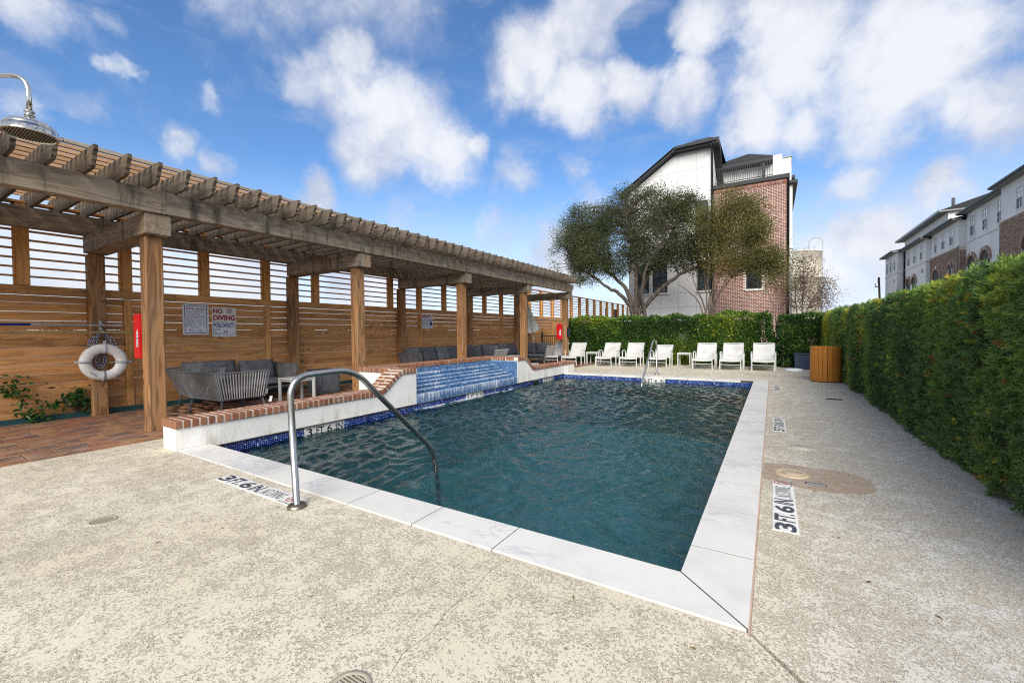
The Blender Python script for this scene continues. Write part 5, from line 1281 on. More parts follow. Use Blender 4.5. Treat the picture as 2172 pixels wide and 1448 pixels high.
shrub('flowering_plant', 'thin plant with orange red flower behind the litter bin', 'plant', (1.12, 17.2, .86), .12, .10, .22, 60, 'redleaf', (.03, .07), 12, .5, 1)
shrub('shrub', 'small dark green shrub behind the iron fence', 'shrub', (-8.55, 18.85, .58), .55, .22, .55, 1500, 'boxleaf', (.04, .07), 15, 0, .6)
shrub('weed', 'small yellow green weed at the foot of the rear hedge', 'plant', (.42, 17.42, .16), .12, .08, .17, 120, 'vineleaf', (.04, .08), 18, .6, 1)
def vine(label, path, n, seed, wd=.12):
    t = thing('creeping_vine', label, 'vine', path[0], group='vines at the foot of the timber fence'); r = np.random.default_rng(seed); sp = smooth_path(path, 3)
    tube('stem', t, 'twig', sp, .005, 5)
    idx = r.integers(0, len(sp), n); P = np.array([tuple(sp[i]) for i in idx]) + np.stack([r.uniform(.0, .09, n), r.normal(0, wd, n), r.normal(0, wd * .8, n)], 1)
    A = np.stack([r.uniform(.1, .9, n), r.normal(0, .6, n), r.normal(-.45, .5, n)], 1)
    link('leaves', leaves_np('leaves', P, A, np.tile([1., 0, .6], (n, 1)) + r.normal(0, .4, (n, 3)), r.uniform(.06, .105, n), r.uniform(.028, .045, n), 'vineleaf', np.clip(r.normal(.45, .22, n), 0, 1)), None, t, kind='stuff')
vine('green creeper climbing the fence boards at the left edge of the view', [(-9.69, 1.62, .06), (-9.70, 1.60, .25), (-9.70, 1.50, .48), (-9.71, 1.42, .60)], 130, 41, .085)
vine('green creeper trailing along the fence foot towards the rear pergola post', [(-9.69, 1.66, .10), (-9.69, 1.80, .22), (-9.69, 1.98, .27), (-9.70, 2.06, .38), (-9.70, 2.14, .44), (-9.69, 2.22, .34), (-9.69, 2.21, .2)], 190, 43, .055)
shrub('weed', 'small weed sprouting in the edging by the near rear post', 'plant', (-9.62, 2.30, .12), .05, .10, .10, 40, 'vineleaf', (.04, .08), 47, .5, 1)
shrub('dry_weed', 'dry brown plant at the fence foot left of the rear post', 'plant', (-9.68, 2.16, .17), .05, .12, .10, 120, 'redleaf', (.04, .07), 48, 0, .6)
shrub('dry_weed', 'dry yellow leaves at the fence foot behind the second front post', 'plant', (-9.66, 6.5, .25), .05, .12, .10, 50, 'dryleaf', (.06, .1), 49, 0, .6)
# ------------------------------------------------------------------ trees
def tree(name, label, cat, limbs, y, crown, leafmat, seed, n_cl, per, Lf, r0, bark, depth=1.0, yspread=.9, tlo=0.0, thi=1.0, twr=.012, tintx=None, clr=.20):
    t = thing(name, label, cat, (limbs[0][0][0], y, 0)); r = np.random.default_rng(seed); parts = []; allp = []
    for i, lb in enumerate(limbs):
        m = len(lb); yy_ = y + np.cumsum(r.normal(0, .16, m)) * (np.arange(m) > 1) * yspread
        pts = [(p[0], yy_[k], p[1]) for k, p in enumerate(lb)]
        if i == 0 or lb[0][1] < 2.0: pts = [(pts[0][0], y, 0.0)] + pts
        sp = smooth_path(pts, 2); k_ = len(sp); ra = r0 * (1.0 if i in (0, 2) else .85)
        sp = [Vector(p) + Vector(tuple(r.normal(0, .018, 3))) for p in sp]
        rs = [ra * (1 - .80 * (j / (k_ - 1)) ** .8) for j in range(k_)]; parts.append(tube_arr(sp, rs, 8)); allp += [(tuple(p), rs[j]) for j, p in enumerate(sp) if j > k_ * .35]
    AP = np.array([p for p, _ in allp]); AR = np.array([q for _, q in allp])
    # cluster centres through the crown volume
    vol = np.array([a * b for _, _, a, b in crown]); pick = r.choice(len(crown), n_cl, p=vol / vol.sum()); d = unit(r.normal(size=(n_cl, 3))) * (r.random((n_cl, 1)) ** .40)
    C = np.array([[crown[i][0] + d[k, 0] * crown[i][2], y + d[k, 1] * depth * (crown[i][2] + crown[i][3]) / 2, crown[i][1] + d[k, 2] * crown[i][3]] for k, i in enumerate(pick)])
    keep = fnoise(C, 2.4, seed + 3) > -1.0; C = C[keep]; n_cl = len(C)
    # twigs
    tw = []
    for k in range(0, n_cl, 2):
        j = np.argmin(((AP - C[k]) ** 2).sum(1) + (AP[:, 2] > C[k][2]) * .6); a = AP[j]; b = C[k]
        if np.linalg.norm(b - a) > 2.6: continue
        mid = (a + b) / 2 + np.array([0, 0, .12 * np.linalg.norm(b - a)]) + r.normal(0, .05, 3)
        tw.append(tube_arr([a, mid, b], [min(AR[j] * .55, twr * 1.6), twr, twr * .4], 5, False))
    V, F = joinarr(parts); link('trunk', pymesh('trunk', V, F, bark), None, t)
    V, F = joinarr(tw); link('branches', pymesh('branches', V, F, bark), None, t)
    n = n_cl * per; ci = np.repeat(np.arange(n_cl), per); out_ = C[ci] - np.array([np.mean([c[0] for c in crown]), y, np.mean([c[1] for c in crown]) - .6])
    P = C[ci] + r.normal(0, clr, (n, 3)) * np.array([1, 1, .8]); A = unit(out_) * .5 + r.normal(0, .7, (n, 3)) + np.array([0, 0, .25])
    ti = r.uniform(tlo, thi, n) * .4 + .35 * r.random(n_cl)[ci] + .12 * fnoise(P, 2.0, seed + 9) + .1
    if tintx is not None: ti = ti + tintx(P, r)
    link('crown', leaves_np('crown', P, A, r.normal(size=(n, 3)), r.uniform(*Lf, n), r.uniform(.36, .5, n) * Lf[1], leafmat, np.clip(ti, 0, 1), .1), None, t, kind='stuff'); return t
LIMBS = [[(-5.75, 1.74), (-5.74, 2.02), (-6.02, 2.8), (-6.59, 3.32), (-7.18, 3.57), (-7.7, 4.12), (-8.63, 4.56)], [(-5.74, 2.2), (-6.02, 3.29), (-6.59, 3.89), (-7.24, 4.44), (-8.0, 5.09)], [(-5.64, 1.74), (-5.64, 2.3), (-5.67, 2.99), (-5.56, 4.02), (-5.73, 5.41), (-6.0, 6.83)], [(-5.61, 2.36), (-5.33, 3.66), (-4.66, 4.82), (-4.2, 5.64), (-3.7, 6.75)], [(-5.5, 2.2), (-4.66, 3.14), (-3.7, 3.87), (-2.91, 4.19), (-2.32, 4.39)], [(-5.2, 1.73), (-5.23, 2.28), (-5.33, 2.97), (-5.06, 4.32), (-4.46, 5.14), (-4.01, 5.88)]]
OAK = [(-9.02, 6.34, 1.1, 1.05), (-8.14, 6.85, .98, 1.0), (-9.28, 5.45, .8, .8), (-6.86, 7.0, 1.0, 1.0), (-6.07, 7.7, .76, .85), (-6.29, 5.9, 1.31, 1.1), (-4.78, 7.2, 1.02, .95), (-3.82, 7.1, .91, .75), (-3.15, 6.85, .59, .8), (-4.92, 6.1, 1.16, 1.0), (-3.64, 5.8, 1.1, 1.0), (-7.92, 5.5, 1.2, .85), (-3.0, 4.95, .7, .62), (-5.73, 5.0, 1.01, .5), (-8.5, 4.75, .9, .42), (-9.3, 4.9, .7, .6), (-7.5, 4.7, .8, .5), (-8.9, 4.2, .6, .35), (-4.4, 4.75, .9, .55), (-3.4, 4.35, .6, .4), (-6.6, 6.6, .9, .8), (-7.3, 6.3, .9, .8), (-7.0, 4.3, .6, .4), (-6.1, 4.35, .5, .35), (-5.0, 4.3, .5, .35), (-8.2, 4.0, .5, .3), (-2.6, 4.1, .5, .35), (-5.2, 7.9, .5, .4), (-8.6, 7.5, .5, .4), (-9.0, 5.0, .9, .7), (-7.9, 4.9, .9, .6), (-5.5, 5.2, .9, .6), (-2.7, 5.3, .7, .6), (-3.8, 5.0, .9, .6), (-7.2, 5.2, .8, .6), (-8.4, 5.9, .9, .8), (-6.6, 4.6, .6, .4), (-4.7, 4.6, .7, .45)]
tree('oak_tree', 'large evergreen oak with spreading crown and several limbs behind the hedge', 'tree', LIMBS, 20.6, OAK, 'oakleaf', 201, 3500, 34, (.055, .09), .17, 'bark', .95, thi=.95, clr=.17)
CRAPE = [(-1.41, 6.6, .61, .6), (-.8, 6.2, .6, .6), (-1.89, 5.75, .69, .8), (-1.05, 5.17, .9, .95), (-.4, 4.18, .73, .68), (-1.99, 4.62, .79, .6), (-.05, 3.6, .42, .34), (-.94, 4.05, .89, .45), (-2.5, 5.9, .5, .7), (-1.6, 3.9, .7, .4), (.05, 4.0, .4, .5), (-.5, 5.4, .5, .5)]
CLB = [[(-2.38, 1.66), (-2.49, 2.45), (-2.74, 3.07), (-2.88, 3.82)], [(-2.38, 1.66), (-2.38, 2.75), (-2.54, 3.67), (-2.49, 4.27)], [(-2.32, 1.66), (-2.27, 2.74), (-2.32, 3.65), (-2.21, 4.36)], [(-2.27, 1.66), (-2.1, 2.73), (-1.94, 3.5), (-1.57, 4.3)], [(-2.21, 1.65), (-2.02, 2.73), (-1.67, 3.3), (-1.05, 4.13)], [(-2.3, 1.66), (-2.18, 2.74), (-2.1, 3.75), (-1.89, 4.81)], [(-2.43, 1.74), (-2.71, 2.64), (-3.23, 3.1), (-3.55, 3.37)], [(-2.25, 1.66), (-2.15, 2.3), (-1.9, 2.9), (-1.4, 3.6), (-.9, 4.6)]]
tree('crape_myrtle', 'multi stemmed tree with olive and rusty leaves before the brick wall', 'tree', CLB, 19.6, CRAPE, 'crapeleaf', 301, 1150, 34, (.05, .08), .055, 'bark2', .9, tintx=lambda P, r: np.where((P[:, 0] < -1.2) & (P[:, 2] > 5.0), .18, 0.0) * r.random(len(P)))
tree('slender_tree', 'slender bare stemmed young tree in the gap of the rear hedge', 'tree', [[(.09, 1.0), (.14, 1.76), (.32, 2.4), (.5, 3.15)], [(.07, 1.0), (.14, 1.49), (.18, 2.3), (.13, 2.85)], [(.14, 1.76), (-.05, 2.42), (-.24, 2.98)]], 19.0, [(.30, 3.1, .35, .3), (-.1, 3.15, .45, .35), (.45, 3.6, .25, .4)], 'crapeleaf', 401, 90, 16, (.04, .07), .026, 'bark2', .8, twr=.006)
RED = [(1.17, 4.08, .62, .85), (.93, 3.22, .62, 1.05), (1.53, 3.19, .72, .9), (2.05, 3.0, .40, .65), (1.35, 2.48, 1.0, .42)]
tree('russet_tree', 'small tree with sparse reddish brown leaves in front of the silo', 'tree', [[(1.2, 1.0), (1.1, 2.2), (1.17, 3.2), (1.15, 4.3)], [(1.2, 1.0), (1.3, 2.2), (1.6, 3.0), (2.1, 3.4)], [(1.15, 1.0), (.9, 2.2), (.85, 3.2)]], 23.2, RED, 'redleaf', 501, 420, 17, (.045, .075), .05, 'bark2', .9, twr=.008, clr=.16)
# a few fallen leaves on the deck and pavers
n = 26; r = np.random.default_rng(77); P = np.stack([r.uniform(-6, 1.3, n), r.uniform(1, 12, n), np.full(n, .004)], 1); ok = ~((P[:, 0] > -6.1) & (P[:, 0] < .0) & (P[:, 1] > 1.95) & (P[:, 1] < 12.9)); P = P[ok]; n = len(P)
P = np.concatenate([P, [[.63, 2.62, .004], [-3.3, 1.05, .004], [-1.95, 1.25, .004]]]); n = len(P)
a = r.uniform(0, 6.28, n); link('fallen_leaves', leaves_np('fallen_leaves', P, np.stack([np.cos(a), np.sin(a), np.zeros(n)], 1), np.tile([0, 0, 1.], (n, 1)), r.uniform(.02, .045, n), r.uniform(.008, .014, n), 'dryleaf', r.random(n), .2), None, kind='stuff', label='a few dry fallen leaves lying on the deck', cat='leaves')
# scrub and a distant tree line beyond the fence and the hedges
def treeline(name, label, pts, h, n, mat, Ls, seed):
    r = np.random.default_rng(seed); P = []
    for (x, y) in pts:
        m = n; d = unit(r.normal(size=(m, 3))); R0 = h * r.uniform(.7, 1.15); P.append(np.array([x, y, R0 * .5]) + d * np.array([R0 * .9, R0 * .9, R0 * .55]) * (r.random((m, 1)) ** .4))
    P = np.concatenate(P); P[:, 2] = np.abs(P[:, 2]); n = len(P)
    o = link(name, leaves_np(name, P, r.normal(size=(n, 3)), r.normal(size=(n, 3)), r.uniform(*Ls, n), r.uniform(.5, .7, n) * Ls[1], mat, np.clip(.35 + .2 * fnoise(P, .6, seed) + r.normal(0, .15, n), 0, 1), .1), None, None, kind='stuff', label=label, cat='trees')
    return o
rr = random.Random(9)
treeline('distant_trees', 'row of distant trees beyond the timber fence', [(-120 + rr.uniform(-8, 8), -10 + i * 9) for i in range(28)], 4.2, 260, 'oakleaf', (.7, 1.3), 601)
treeline('distant_wood', 'distant wood far behind the houses', [(-100 + i * 10, 240 + rr.uniform(-8, 8)) for i in range(32)], 6.0, 220, 'oakleaf', (.9, 1.6), 602)
# ------------------------------------------------------------------ town house behind the rear hedge (front plane y = 24)
YH = 24.0
th = thing('town_house', 'white stucco and red brick town house behind the oak tree', 'house', (-3, YH, 0))
# white gable volume: x -6.97 .. -2.60
gx0, gx1 = -6.97, -2.62
gz = [(gx0, 0), (gx1, 0), (gx1, 10.72), (-4.44, 10.72), (gx0, 9.05)]
link('gable_wall', prism('gable_wall', gz, 8.0, 'Y', 'render'), T(0, YH, 0), th)
for x in (-6.1, -5.2, -4.3, -3.4): bx('panel_joint', th, 'jointgrey', x - .009, x + .009, YH - .004, YH + .01, 0, 9.55 if x < -5.3 else (10.1 if x < -4.5 else 10.55), bev=0)
for z in (2.6, 3.35, 6.3, 9.75): bx('panel_joint', th, 'jointgrey', (gx0 + .02 if z < 9 else -5.75), gx1 - .05, YH - .0045, YH + .01, z - .009, z + .009, bev=0)
# roof: dark fascia and shingled planes
def strip(name, par, mat, a, b, dz, y0, y1, th_=.14):
    (x0, z0), (x1, z1) = a, b
    link(name, prism(name, [(x0, z0 + dz), (x1, z1 + dz), (x1, z1 + dz + th_), (x0, z0 + dz + th_)], y1 - y0, 'Y', mat), T(0, y0, 0), par)
rake = [(-7.35, 8.80), (-4.50, 10.70), (-2.35, 10.70)]
roof = strip('fascia', th, 'trim', rake[0], rake[1], .02, YH - .45, YH + .02, .20); strip('fascia', th, 'trim', rake[1], rake[2], .02, YH - .45, YH + .02, .20)
strip('gutter', th, 'trim', (-4.4, 10.74), (-2.38, 10.74), .06, YH - .57, YH - .452, .12)
def shingles(name, par, o, ua, va, L, H, seed, wl=.30, hl=.16):
    """overlapping shingle tabs on a sloping plane, one joined part."""
    ua, va = Vector(ua).normalized(), Vector(va).normalized(); na = ua.cross(va); r = np.random.default_rng(seed); V, F, Tn = [], [], []
    nv, nu = int(H / hl), int(L / wl)
    for j in range(nv + 1):
        for i in range(nu + 1):
            u0 = (i + (.5 if j % 2 else 0)) * wl - wl * .25; u1 = min(u0 + wl - .008, L); u0 = max(u0, 0)
            if u1 - u0 < .03: continue
            v0, v1 = j * hl, min(j * hl + hl * 1.25, H)
            if v1 - v0 < .02: continue
            b = len(V); P = [Vector(o) + ua * u0 + va * v0 + na * .022, Vector(o) + ua * u1 + va * v0 + na * .022, Vector(o) + ua * u1 + va * v1 + na * .002, Vector(o) + ua * u0 + va * v1 + na * .002, Vector(o) + ua * u0 + va * v0 + na * .0, Vector(o) + ua * u1 + va * v0 + na * .0]
            V += [tuple(p) for p in P]; F += [(b, b + 1, b + 2, b + 3), (b, b + 4, b + 5, b + 1)]; tt = r.random(); Tn += [tt, tt]
    link(name, mesh_np(name, V, F, 'roof', np.array(Tn)), None, par, kind='stuff')
# left sloping roof (slope along x), upper hipped part rising away from the eave
link('roof', prism('roof', [(-7.35, 8.98), (-4.50, 10.88), (-4.50, 10.80), (-7.35, 8.90)], 8.6, 'Y', 'trim'), T(0, YH - .45, 0), th)
shingles('shingles', th, (-7.35, YH + 8.1, 9.0), (0, -1, 0), (2.85, 0, 1.9), 8.55, 3.42, 1)
pv = [(-4.50, YH - .5, 10.90), (-2.30, YH - .5, 10.90), (-2.30, YH + 3.6, 10.90), (-4.50, YH + 8, 10.90), (-2.95, YH + 1.2, 11.75), (-3.55, YH + 1.2, 11.75), (-3.55, YH + 6.5, 11.75)]
link('roof', pymesh('roof', pv, [(0, 1, 4, 5), (1, 2, 4), (0, 5, 6, 3), (2, 3, 6, 4), (4, 6, 5)], 'trim', False), None, th)
shingles('shingles', th, (-4.46, YH - .5, 10.905), (1, 0, 0), (0, 1.7, .85), 2.12, .5, 2); 
# east side of the gable roof falling to the terrace
link('roof', prism('roof', [(0, 10.92), (.55, 10.86), (2.9, 8.95), (2.75, 8.85), (.45, 10.62), (0, 10.70)], .30, 'X', 'trim'), T(-2.60, YH - .5, 0), th)
# drain pipe
tube('drain_pipe', th, 'trim', [(-2.66, YH - .50, 10.68), (-2.66, YH - .07, 10.4), (-2.66, YH - .06, 0.1)], .05, 8)
# brick block
bxx0, bxx1, bz = -2.58, .56, 8.50
bx('brick_backing', th, 'housemortar', bxx0, bxx1, YH + .012, YH + 6, 0, bz, bev=0)
C, S = [], []; z = 0.0; j = 0; WINB = (-1.12, -.46, 3.36, 4.95)
while z < bz - .24:
    x = bxx0 - (.102 if j % 2 else 0)
    while x < bxx1:
        a, b = max(x, bxx0) + .008, min(x + .188, bxx1)
        if b - a > .03 and not (WINB[0] - .05 < (a + b) / 2 < WINB[1] + .05 and WINB[2] - .04 < z + .03 < WINB[3] + .02): C.append(((a + b) / 2, YH + .010 + RND.uniform(-.002, .002), z + .0285)); S.append((b - a, .02, .049))
        x += .204
    z += .068; j += 1
x = bxx0
while x < bxx1 - .03: C.append((x + .03, YH + .006, bz - .115)); S.append((.056, .03, .20)); x += .068
link('brick', boxes_np('brick', C, S, 'housebrick', NP.random(len(C))), None, th, kind='stuff')
bx('parapet_cap', th, 'trim', bxx0 - .06, bxx1 + .10, YH - .09, YH + .2, bz, bz + .20, bev=.01)
tube('drain_pipe', th, 'trim', [(bxx1 + .045, YH - .04, bz), (bxx1 + .045, YH - .04, .1)], .05, 8)
# terrace: railing, back wall, lantern, hipped roof
bx('terrace_wall', th, 'render', bxx0, -.03, YH + 3.0, YH + 3.3, bz - .2, 10.28, bev=0)
for k in range(34): bx('siding_joint', th, 'frame2', bxx0 + .06 + k * .075, bxx0 + .068 + k * .075, YH + 2.994, YH + 3.0, bz, 10.25, bev=0)
rl = link('railing', boxmesh(2.55, .05, .045, M_['trim'], .004), T(-1.28, YH + .02, 9.50), th)
bx('bottom_rail', rl, 'trim', -2.54, -.03, YH + .005, YH + .035, bz + .27, bz + .30)
me_b = boxmesh(.75, .018, .018, M_['trim'], 0)
for k in range(27): link('baluster', me_b, T(-2.50 + k * .094, YH + .02, 9.14) @ RX[2], rl)
bx('column', th, 'trim', -.52, -.38, YH + 2.4, YH + 2.54, bz, 10.28, bev=.004)
bx('soffit_beam', th, 'soffit', bxx0, -.02, YH + 2.35, YH + 3.2, 10.30, 10.42, axis=0, bev=0); bx('fascia', th, 'trim', bxx0, -.02, YH + 2.31, YH + 2.348, 10.29, 10.46, axis=0, bev=0)
hp_ = [(-3.2, YH + 2.3, 10.47), (0.05, YH + 2.3, 10.47), (0.05, YH + 9, 10.47), (-3.2, YH + 9, 10.47), (-1.3, YH + 6.0, 12.15), (-1.3, YH + 7, 12.15)]
link('roof', pymesh('roof', hp_, [(0, 1, 4), (1, 2, 5, 4), (2, 3, 5), (3, 0, 4, 5)], 'roof', False), None, th)
sv = Vector((0, 3.7, 1.68)).normalized()
for k in range(16): bx('roof_course', th, 'trim', -3.2 + k * .118, .05 - k * .084, YH + 2.3 + k * .23, YH + 2.31 + k * .23, 10.474 + k * .1045, 10.49 + k * .1045, axis=0, bev=0)
ln = link('lantern', boxmesh(.10, .10, .20, M_['trim'], .01), T(-.95, YH + 2.92, 9.45), th); lathe('lantern_cap', ln, 'trim', [(0, .08), (.03, .05), (.09, 0)], T(-.95, YH + 2.92, 9.56), 10); tube('lantern_arm', ln, 'trim', [(-.95, YH + 2.98, 9.25), (-.95, YH + 2.9, 9.28), (-.95, YH + 2.92, 9.35)], .015, 5)
# white chimney stacks and the right hand return
bx('chimney', th, 'render', -.02, .36, YH + .12, YH + 1.2, bz + .18, 9.72, axis=2, bev=.01); bx('chimney', th, 'render', .36, .74, YH + .5, YH + 1.9, 7.9, 9.62, axis=2, bev=.01)
bx('chimney_cap', th, 'frame2', .34, .78, YH + .46, YH + 1.95, 9.622, 9.66, axis=1, bev=.004)
bx('return_wall', th, 'render', .62, .78, YH + .3, YH + 6, 1.9, 8.25, bev=0); bx('eave', th, 'trim', .60, .98, YH + .1, YH + 6, 8.26, 8.40, bev=0); bx('eave', th, 'soffit', .80, .95, YH + 2.2, YH + 6, 9.1, 9.25, bev=0)
bx('band_course', th, 'render', .60, .82, YH + .25, YH + .5, 5.2, 5.32, bev=.01); bx('meter_box', th, 'frame2', .66, .80, YH + .05, YH + .25, 1.9, 2.1)
def window(par, x0, x1, z0, z1, y, nx, nz, glass='glass', fr='trim', t_=.05, sill=True, name='window'):
    w = link(name, boxmesh(x1 - x0, .03, z1 - z0, M_[glass], 0), T((x0 + x1) / 2, y - .005, (z0 + z1) / 2), par); yy0, yy1 = y - .05, y - .005
    for a, b in ((x0, x0 + t_), (x1 - t_, x1)): bx('frame', w, fr, a, b, yy0, yy1, z0, z1, bev=0)
    for a, b in ((z0, z0 + t_), (z1 - t_, z1)): bx('frame', w, fr, x0 + t_, x1 - t_, yy0, yy1, a, b, axis=0, bev=0)
    for k in range(1, nx): xx_ = x0 + (x1 - x0) * k / nx; bx('muntin', w, fr, xx_ - .012, xx_ + .012, yy0 + .01, yy1, z0 + t_, z1 - t_, bev=0)
    for k in range(1, nz): zz = z0 + (z1 - z0) * k / nz; bx('muntin', w, fr, x0 + t_, x1 - t_, yy0 + .012, yy1, zz - .012 - .012 * (k * 2 == nz), zz + .012 + .012 * (k * 2 == nz), axis=0, bev=0)
    if sill: bx('sill', w, 'render', x0 - .06, x1 + .06, y - .07, y + .02, z0 - .09, z0 - .002, axis=0, bev=.004)
    return w
for a, b in ((-6.55, -5.85), (-5.62, -4.88), (-3.35, -2.72)): window(th, a, b, 3.42, 4.98, YH, 2, 4)
for a, b in ((-3.42, -2.85), (-5.6, -4.9)): window(th, a, b, 6.55, 8.05, YH, 2, 4)
window(th, WINB[0], WINB[1], WINB[2], WINB[3], YH + .02, 1, 2, 'glassdark'); bx('sill', th, 'frame2', WINB[0] - .05, WINB[1] + .05, YH - .03, YH + .02, WINB[2] - .10, WINB[2] - .003, bev=0)
# ------------------------------------------------------------------ silo
so = thing('silo', 'stained white cylindrical silo behind the russet tree', 'silo', (2.55, 60, 0))
sc_ = (2.35, 60.0); Rs = 2.42
lathe('tank', so, 'silo', [(0, 10.42), (Rs * .9, 10.36), (Rs + .04, 10.30), (Rs + .04, 10.18), (Rs, 10.16), (Rs, 7.35), (Rs + .03, 7.33), (Rs + .03, 7.25), (Rs, 7.23), (Rs, 0)], T(*sc_, 0), 40)
lx = sc_[0] + Rs + .04
tube('ladder_rail', so, 'frame2', [(lx, 59.6, 0), (lx, 59.6, 11.3)], .035, 6); tube('ladder_hoop', so, 'frame2', [(lx, 59.6, 11.2)] + [(lx - .65 + .65 * math.cos(a), 59.6, 11.3 + .55 * math.sin(a)) for a in [math.pi * k / 10 for k in range(11)]] + [(lx - 1.3, 59.6, 10.4)], .04, 6)
bx('roof_hatch', so, 'silo', 1.2, 1.9, 59, 60, 10.4, 10.62, axis=0)
# ------------------------------------------------------------------ terraced houses on the right: fronts face -x
def fwin(par, X, y0, y1, z0, z1, top='glasslit', bot='glass', arch=False):
    w = link('window', boxmesh(.03, y1 - y0, z1 - z0, M_[bot], 0), T(X + .01, (y0 + y1) / 2, (z0 + z1) / 2), par); f = 'white'; t_ = .06; zm = (z0 + z1) / 2
    bx('pane', w, top, X - .012, X - .006, y0 + t_, y1 - t_, zm, z1 - t_, axis=1, bev=0)
    for a, b in ((y0, y0 + t_), (y1 - t_, y1)): bx('frame', w, f, X - .05, X - .006, a, b, z0, z1, bev=0)
    for a, b in ((z0, z0 + t_), (z1 - t_, z1), (zm - .03, zm + .03)): bx('frame', w, f, X - .049, X - .006, y0 + t_, y1 - t_, a, b, axis=1, bev=0)
    bx('muntin', w, f, X - .035, X - .013, (y0 + y1) / 2 - .014, (y0 + y1) / 2 + .014, z0 + t_, z1 - t_, bev=0)
    for q in (.25, .75): bx('muntin', w, f, X - .034, X - .013, y0 + t_, y1 - t_, z0 + (z1 - z0) * q - .013, z0 + (z1 - z0) * q + .013, axis=1, bev=0)
    for a, b in ((y0 - .12, y0), (y1, y1 + .12)): bx('surround', w, 'render2', X - .03, X + .02, a, b, z0 - .12, z1 + .12, bev=0)
    bx('surround', w, 'render2', X - .03, X + .02, y0, y1, z1, z1 + .12, axis=1, bev=0); bx('surround', w, 'render2', X - .035, X + .02, y0, y1, z0 - .12, z0, axis=1, bev=0)
    if arch:
        n = 9
        for k in range(n):
            a = math.pi * (k + .5) / n; link('arch_stone', boxmesh(.10, (y1 - y0) * .5 * 3.14 / n, .10, M_['render2'], 0), T(X - .01, (y0 + y1) / 2, z1 + .05) @ Matrix.Rotation(-a, 4, 'X') @ T(0, 0, 0) @ T(0, (y1 - y0) * .46, 0) @ Matrix.Rotation(math.pi / 2, 4, 'X'), w)
def farch(par, X, yc, zt, w_, brick='stonearch'):
    """brick arch over a deep ground floor opening."""
    ri, ro, n = w_ / 2, w_ / 2 + .28, 17; zc = zt - ro
    o_ = [(yc + ri * math.cos(math.pi * k / 14), zc + ri * math.sin(math.pi * k / 14)) for k in range(15)] + [(yc - ri, .1), (yc + ri, .1)]
    ar = link('arch', prism('arch', o_, .02, 'X', 'soffit'), T(X - .008, 0, 0), par)
    for k in range(n):
        a = math.pi * (k + .5) / n; link('arch_brick', boxmesh(.10, math.pi * (ri + .14) / n - .012, .27, M_['stonearch'] if k != n // 2 else M_['render2'], 0), T(X - .03, yc, zc) @ Matrix.Rotation(a - math.pi / 2, 4, 'X') @ T(0, 0, ri + .14), ar)
def unit_house(label, X, ya, yb, Xn, ze, wins, arches, band=7.62, brick=False, archwin=False, zw=(7.75, 9.0), depth=9, pane='glasslit', bot='glass'):
    """front plane X from ya (near) to yb (far); Xn = plane of the next nearer house."""
    t = thing('terraced_house', label, 'house', (X, (ya + yb) / 2, 0), group='terraced houses beyond the tall hedge')
    bx('wall', t, 'render2', X, X + depth, ya, yb, 0, ze, axis=1, bev=0)
    bx('band_course', t, 'render2', X - .05, X + .02, ya - .05, yb, band - .13, band, axis=1, bev=.01); bx('band_course', t, 'render2', X - .05, X + .5, ya - .05, ya + .02, band - .13, band - .002, axis=0, bev=.01)
    for y0, y1 in wins: fwin(t, X, y0, y1, zw[0], zw[1], pane, bot, archwin)
    for yc, zt, w_ in arches: farch(t, X - (.06 if brick else 0), yc, zt, w_)
    bx('vent', t, 'frame', X - .04, X, ya + .9, ya + 1.1, band - .95, band - .65, bev=0)
    if brick:
        bx('brick_backing', t, 'mortar', X - .045, X - .002, ya - .045, yb, 0, band - .14, axis=1, bev=0); bx('brick_backing', t, 'mortar', X - .045, Xn, ya - .045, ya - .002, 0, band - .14, axis=0, bev=0)
        C, S = [], []; z = 4.2; j = 0
        while z < band - .40:
            y = ya - .05 - (.12 if j % 2 else 0)
            while y < yb:
                a, b = max(y, ya - .05), min(y + .232, yb)
                if b - a > .03 and not any((abs((a + b) / 2 - yc) < w_ / 2 + .25 and z < zt - .02 and math.hypot((a + b) / 2 - yc, max(z - (zt - w_ / 2 - .28), 0)) < w_ / 2 + .28) for yc, zt, w_ in arches): C.append((X - .052, (a + b) / 2, z + .034)); S.append((.02, b - a, .066))
                y += .244
            x = X - .05 + (.12 if j % 2 else 0)
            while x < Xn: 
                b = min(x + .232, Xn); C.append(((x + b) / 2, ya - .052, z + .034)); S.append((b - x, .02, .066)); x += .244
            z += .078; j += 1
        y = ya - .04
        while y < yb: C.append((X - .052, y + .035, band - .26)); S.append((.024, .066, .24)); y += .078
        link('brick', boxes_np('brick', C, S, 'housebrick2', NP.random(len(C))), None, t, kind='stuff')
    # eave: soffit, gutter and roof slope rising to the ridge
    bx('soffit', t, 'soffit2', X - .42, X + .1, ya - .25, yb + .2, ze, ze + .09, axis=1, bev=0); bx('gutter', t, 'trim', X - .52, X - .421, ya - .3, yb + .2, ze + .02, ze + .16, axis=1, bev=.01)
    rp = [(-.42, ze + .10), (depth * .5, ze + .10 + (depth * .5 + .42) * .22), (depth, ze + .1)]
    link('roof', prism('roof', [(a + X, b) for a, b in rp], yb - ya + .4, 'Y', 'trim'), T(0, ya - .25, 0), t)
    shingles('shingles', t, (X - .42, yb + .15, ze + .115), (0, -1, 0), (1, 0, .22), yb - ya + .4, 2.2, int(ya), .33, .2)
    for y in (ya + 1.9, yb - 1.6): bx('roof_vent', t, 'frame2', X + 1.2, X + 1.45, y, y + .3, ze + .45, ze + .62, axis=1)
    return t
unit_house('white terraced house with brick base at the right edge of the view', 11.55, 26.5, 36.9, 11.9, 9.62, [(33.2, 34.0), (34.2, 34.95), (30.5, 31.3)], [(33.4, 6.6, 1.4)], 7.72, True, zw=(7.85, 9.1))
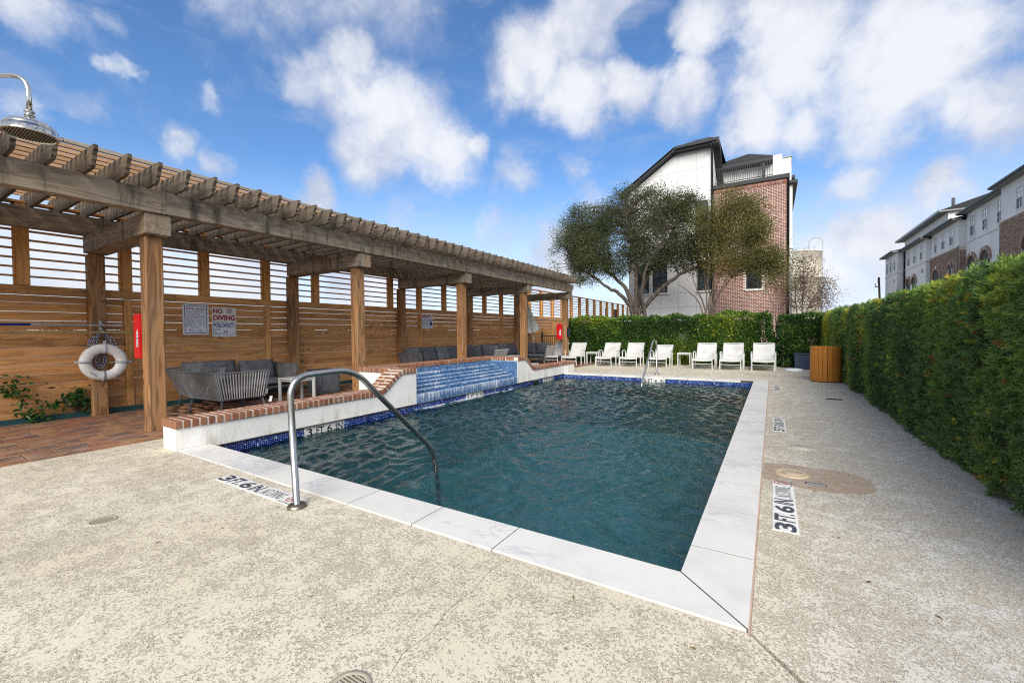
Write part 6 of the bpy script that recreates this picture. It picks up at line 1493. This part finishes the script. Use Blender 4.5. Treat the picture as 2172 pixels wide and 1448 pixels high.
unit_house('white terraced house with three sash windows and twin brick arches', 12.0, 36.95, 43.9, 12.2, 9.62, [(37.95, 38.75), (40.15, 40.95), (42.27, 43.05)], [(40.5, 6.80, 1.35), (42.75, 6.75, 1.35)], 7.66, False, zw=(7.83, 9.28))
unit_house('white terraced house with dark brick base beyond the twin arches', 11.61, 43.92, 50.22, 12.0, 9.28, [(44.85, 45.65), (46.7, 47.5), (48.65, 49.28)], [(48.5, 6.5, 1.9), (45.4, 6.5, .5)], 7.46, True, zw=(7.63, 9.0))
unit_house('all white terraced house between the brick based and farthest houses', 11.29, 50.24, 56.9, 11.6, 9.10, [(51.15, 51.9), (53.2, 54.0), (55.25, 56.05)], [(53.8, 6.5, 1.3), (55.8, 6.5, 1.3)], 7.25, False, zw=(7.45, 8.82))
fh = unit_house('farthest white terraced house with three narrow arched windows', 10.7, 57.2, 62.35, 11.3, 9.12, [(57.65, 58.4), (59.2, 60.1), (60.8, 61.75)], [], 7.10, False, True, zw=(7.28, 8.45), pane='glassdark', bot='glassdark')
tube('drain_pipe', fh, 'trim', [(11.22, 56.95, 9.0), (11.22, 56.95, .1)], .08, 8)
bx('upper_storey', fh, 'render2', 14.6, 20, 58, 74, 9, 12.75, axis=1, bev=0); bx('upper_soffit', fh, 'soffit2', 13.9, 20, 57.6, 75.2, 12.76, 12.9, axis=1, bev=0); bx('fascia', fh, 'frame2', 13.85, 13.9, 57.6, 75.2, 12.76, 13.0, axis=1, bev=0)
link('upper_roof', prism('upper_roof', [(13.9, 12.91), (17.5, 14.1), (20, 12.91)], 17.6, 'Y', 'roof'), T(0, 57.6, 0), fh); tube('flue', fh, 'frame', [(15.6, 60.5, 12.8), (15.6, 60.5, 14.6)], .14, 8)
# utility pole beyond the houses
up = thing('utility_pole', 'leaning wooden utility pole left of the farthest terraced house', 'utility pole', (10.35, 60, 0))
tube('pole', up, 'bark2', [(10.32, 62, 0), (10.08, 62, 7.15)], .10, 8); bx('cross_arm', up, 'bark2', 9.75, 10.2, 61.95, 62.05, 6.05, 6.15); tube('insulator', up, 'frame2', [(9.78, 62, 6.15), (9.78, 62, 6.45)], .05, 6); bx('transformer', up, 'frame', 9.95, 10.12, 61.8, 61.9, 6.5, 6.9, axis=2)
# two dark posts behind the slatted fence
for x, y, lab in ((-9.9, 28.7, 'dark post standing behind the slatted fence top'), (-10.0, 30.9, 'second dark post behind the slatted fence top, nearer the oak')):
    p_ = thing('dark_post', lab, 'post', (x, y, 0)); bx('shaft', p_, 'soffit', x - .09, x + .09, y - .09, y + .09, 0, 2.95, bev=.01); bx('cap', p_, 'soffit', x - .11, x + .11, y - .11, y + .11, 2.952, 2.99, axis=0, bev=.004)
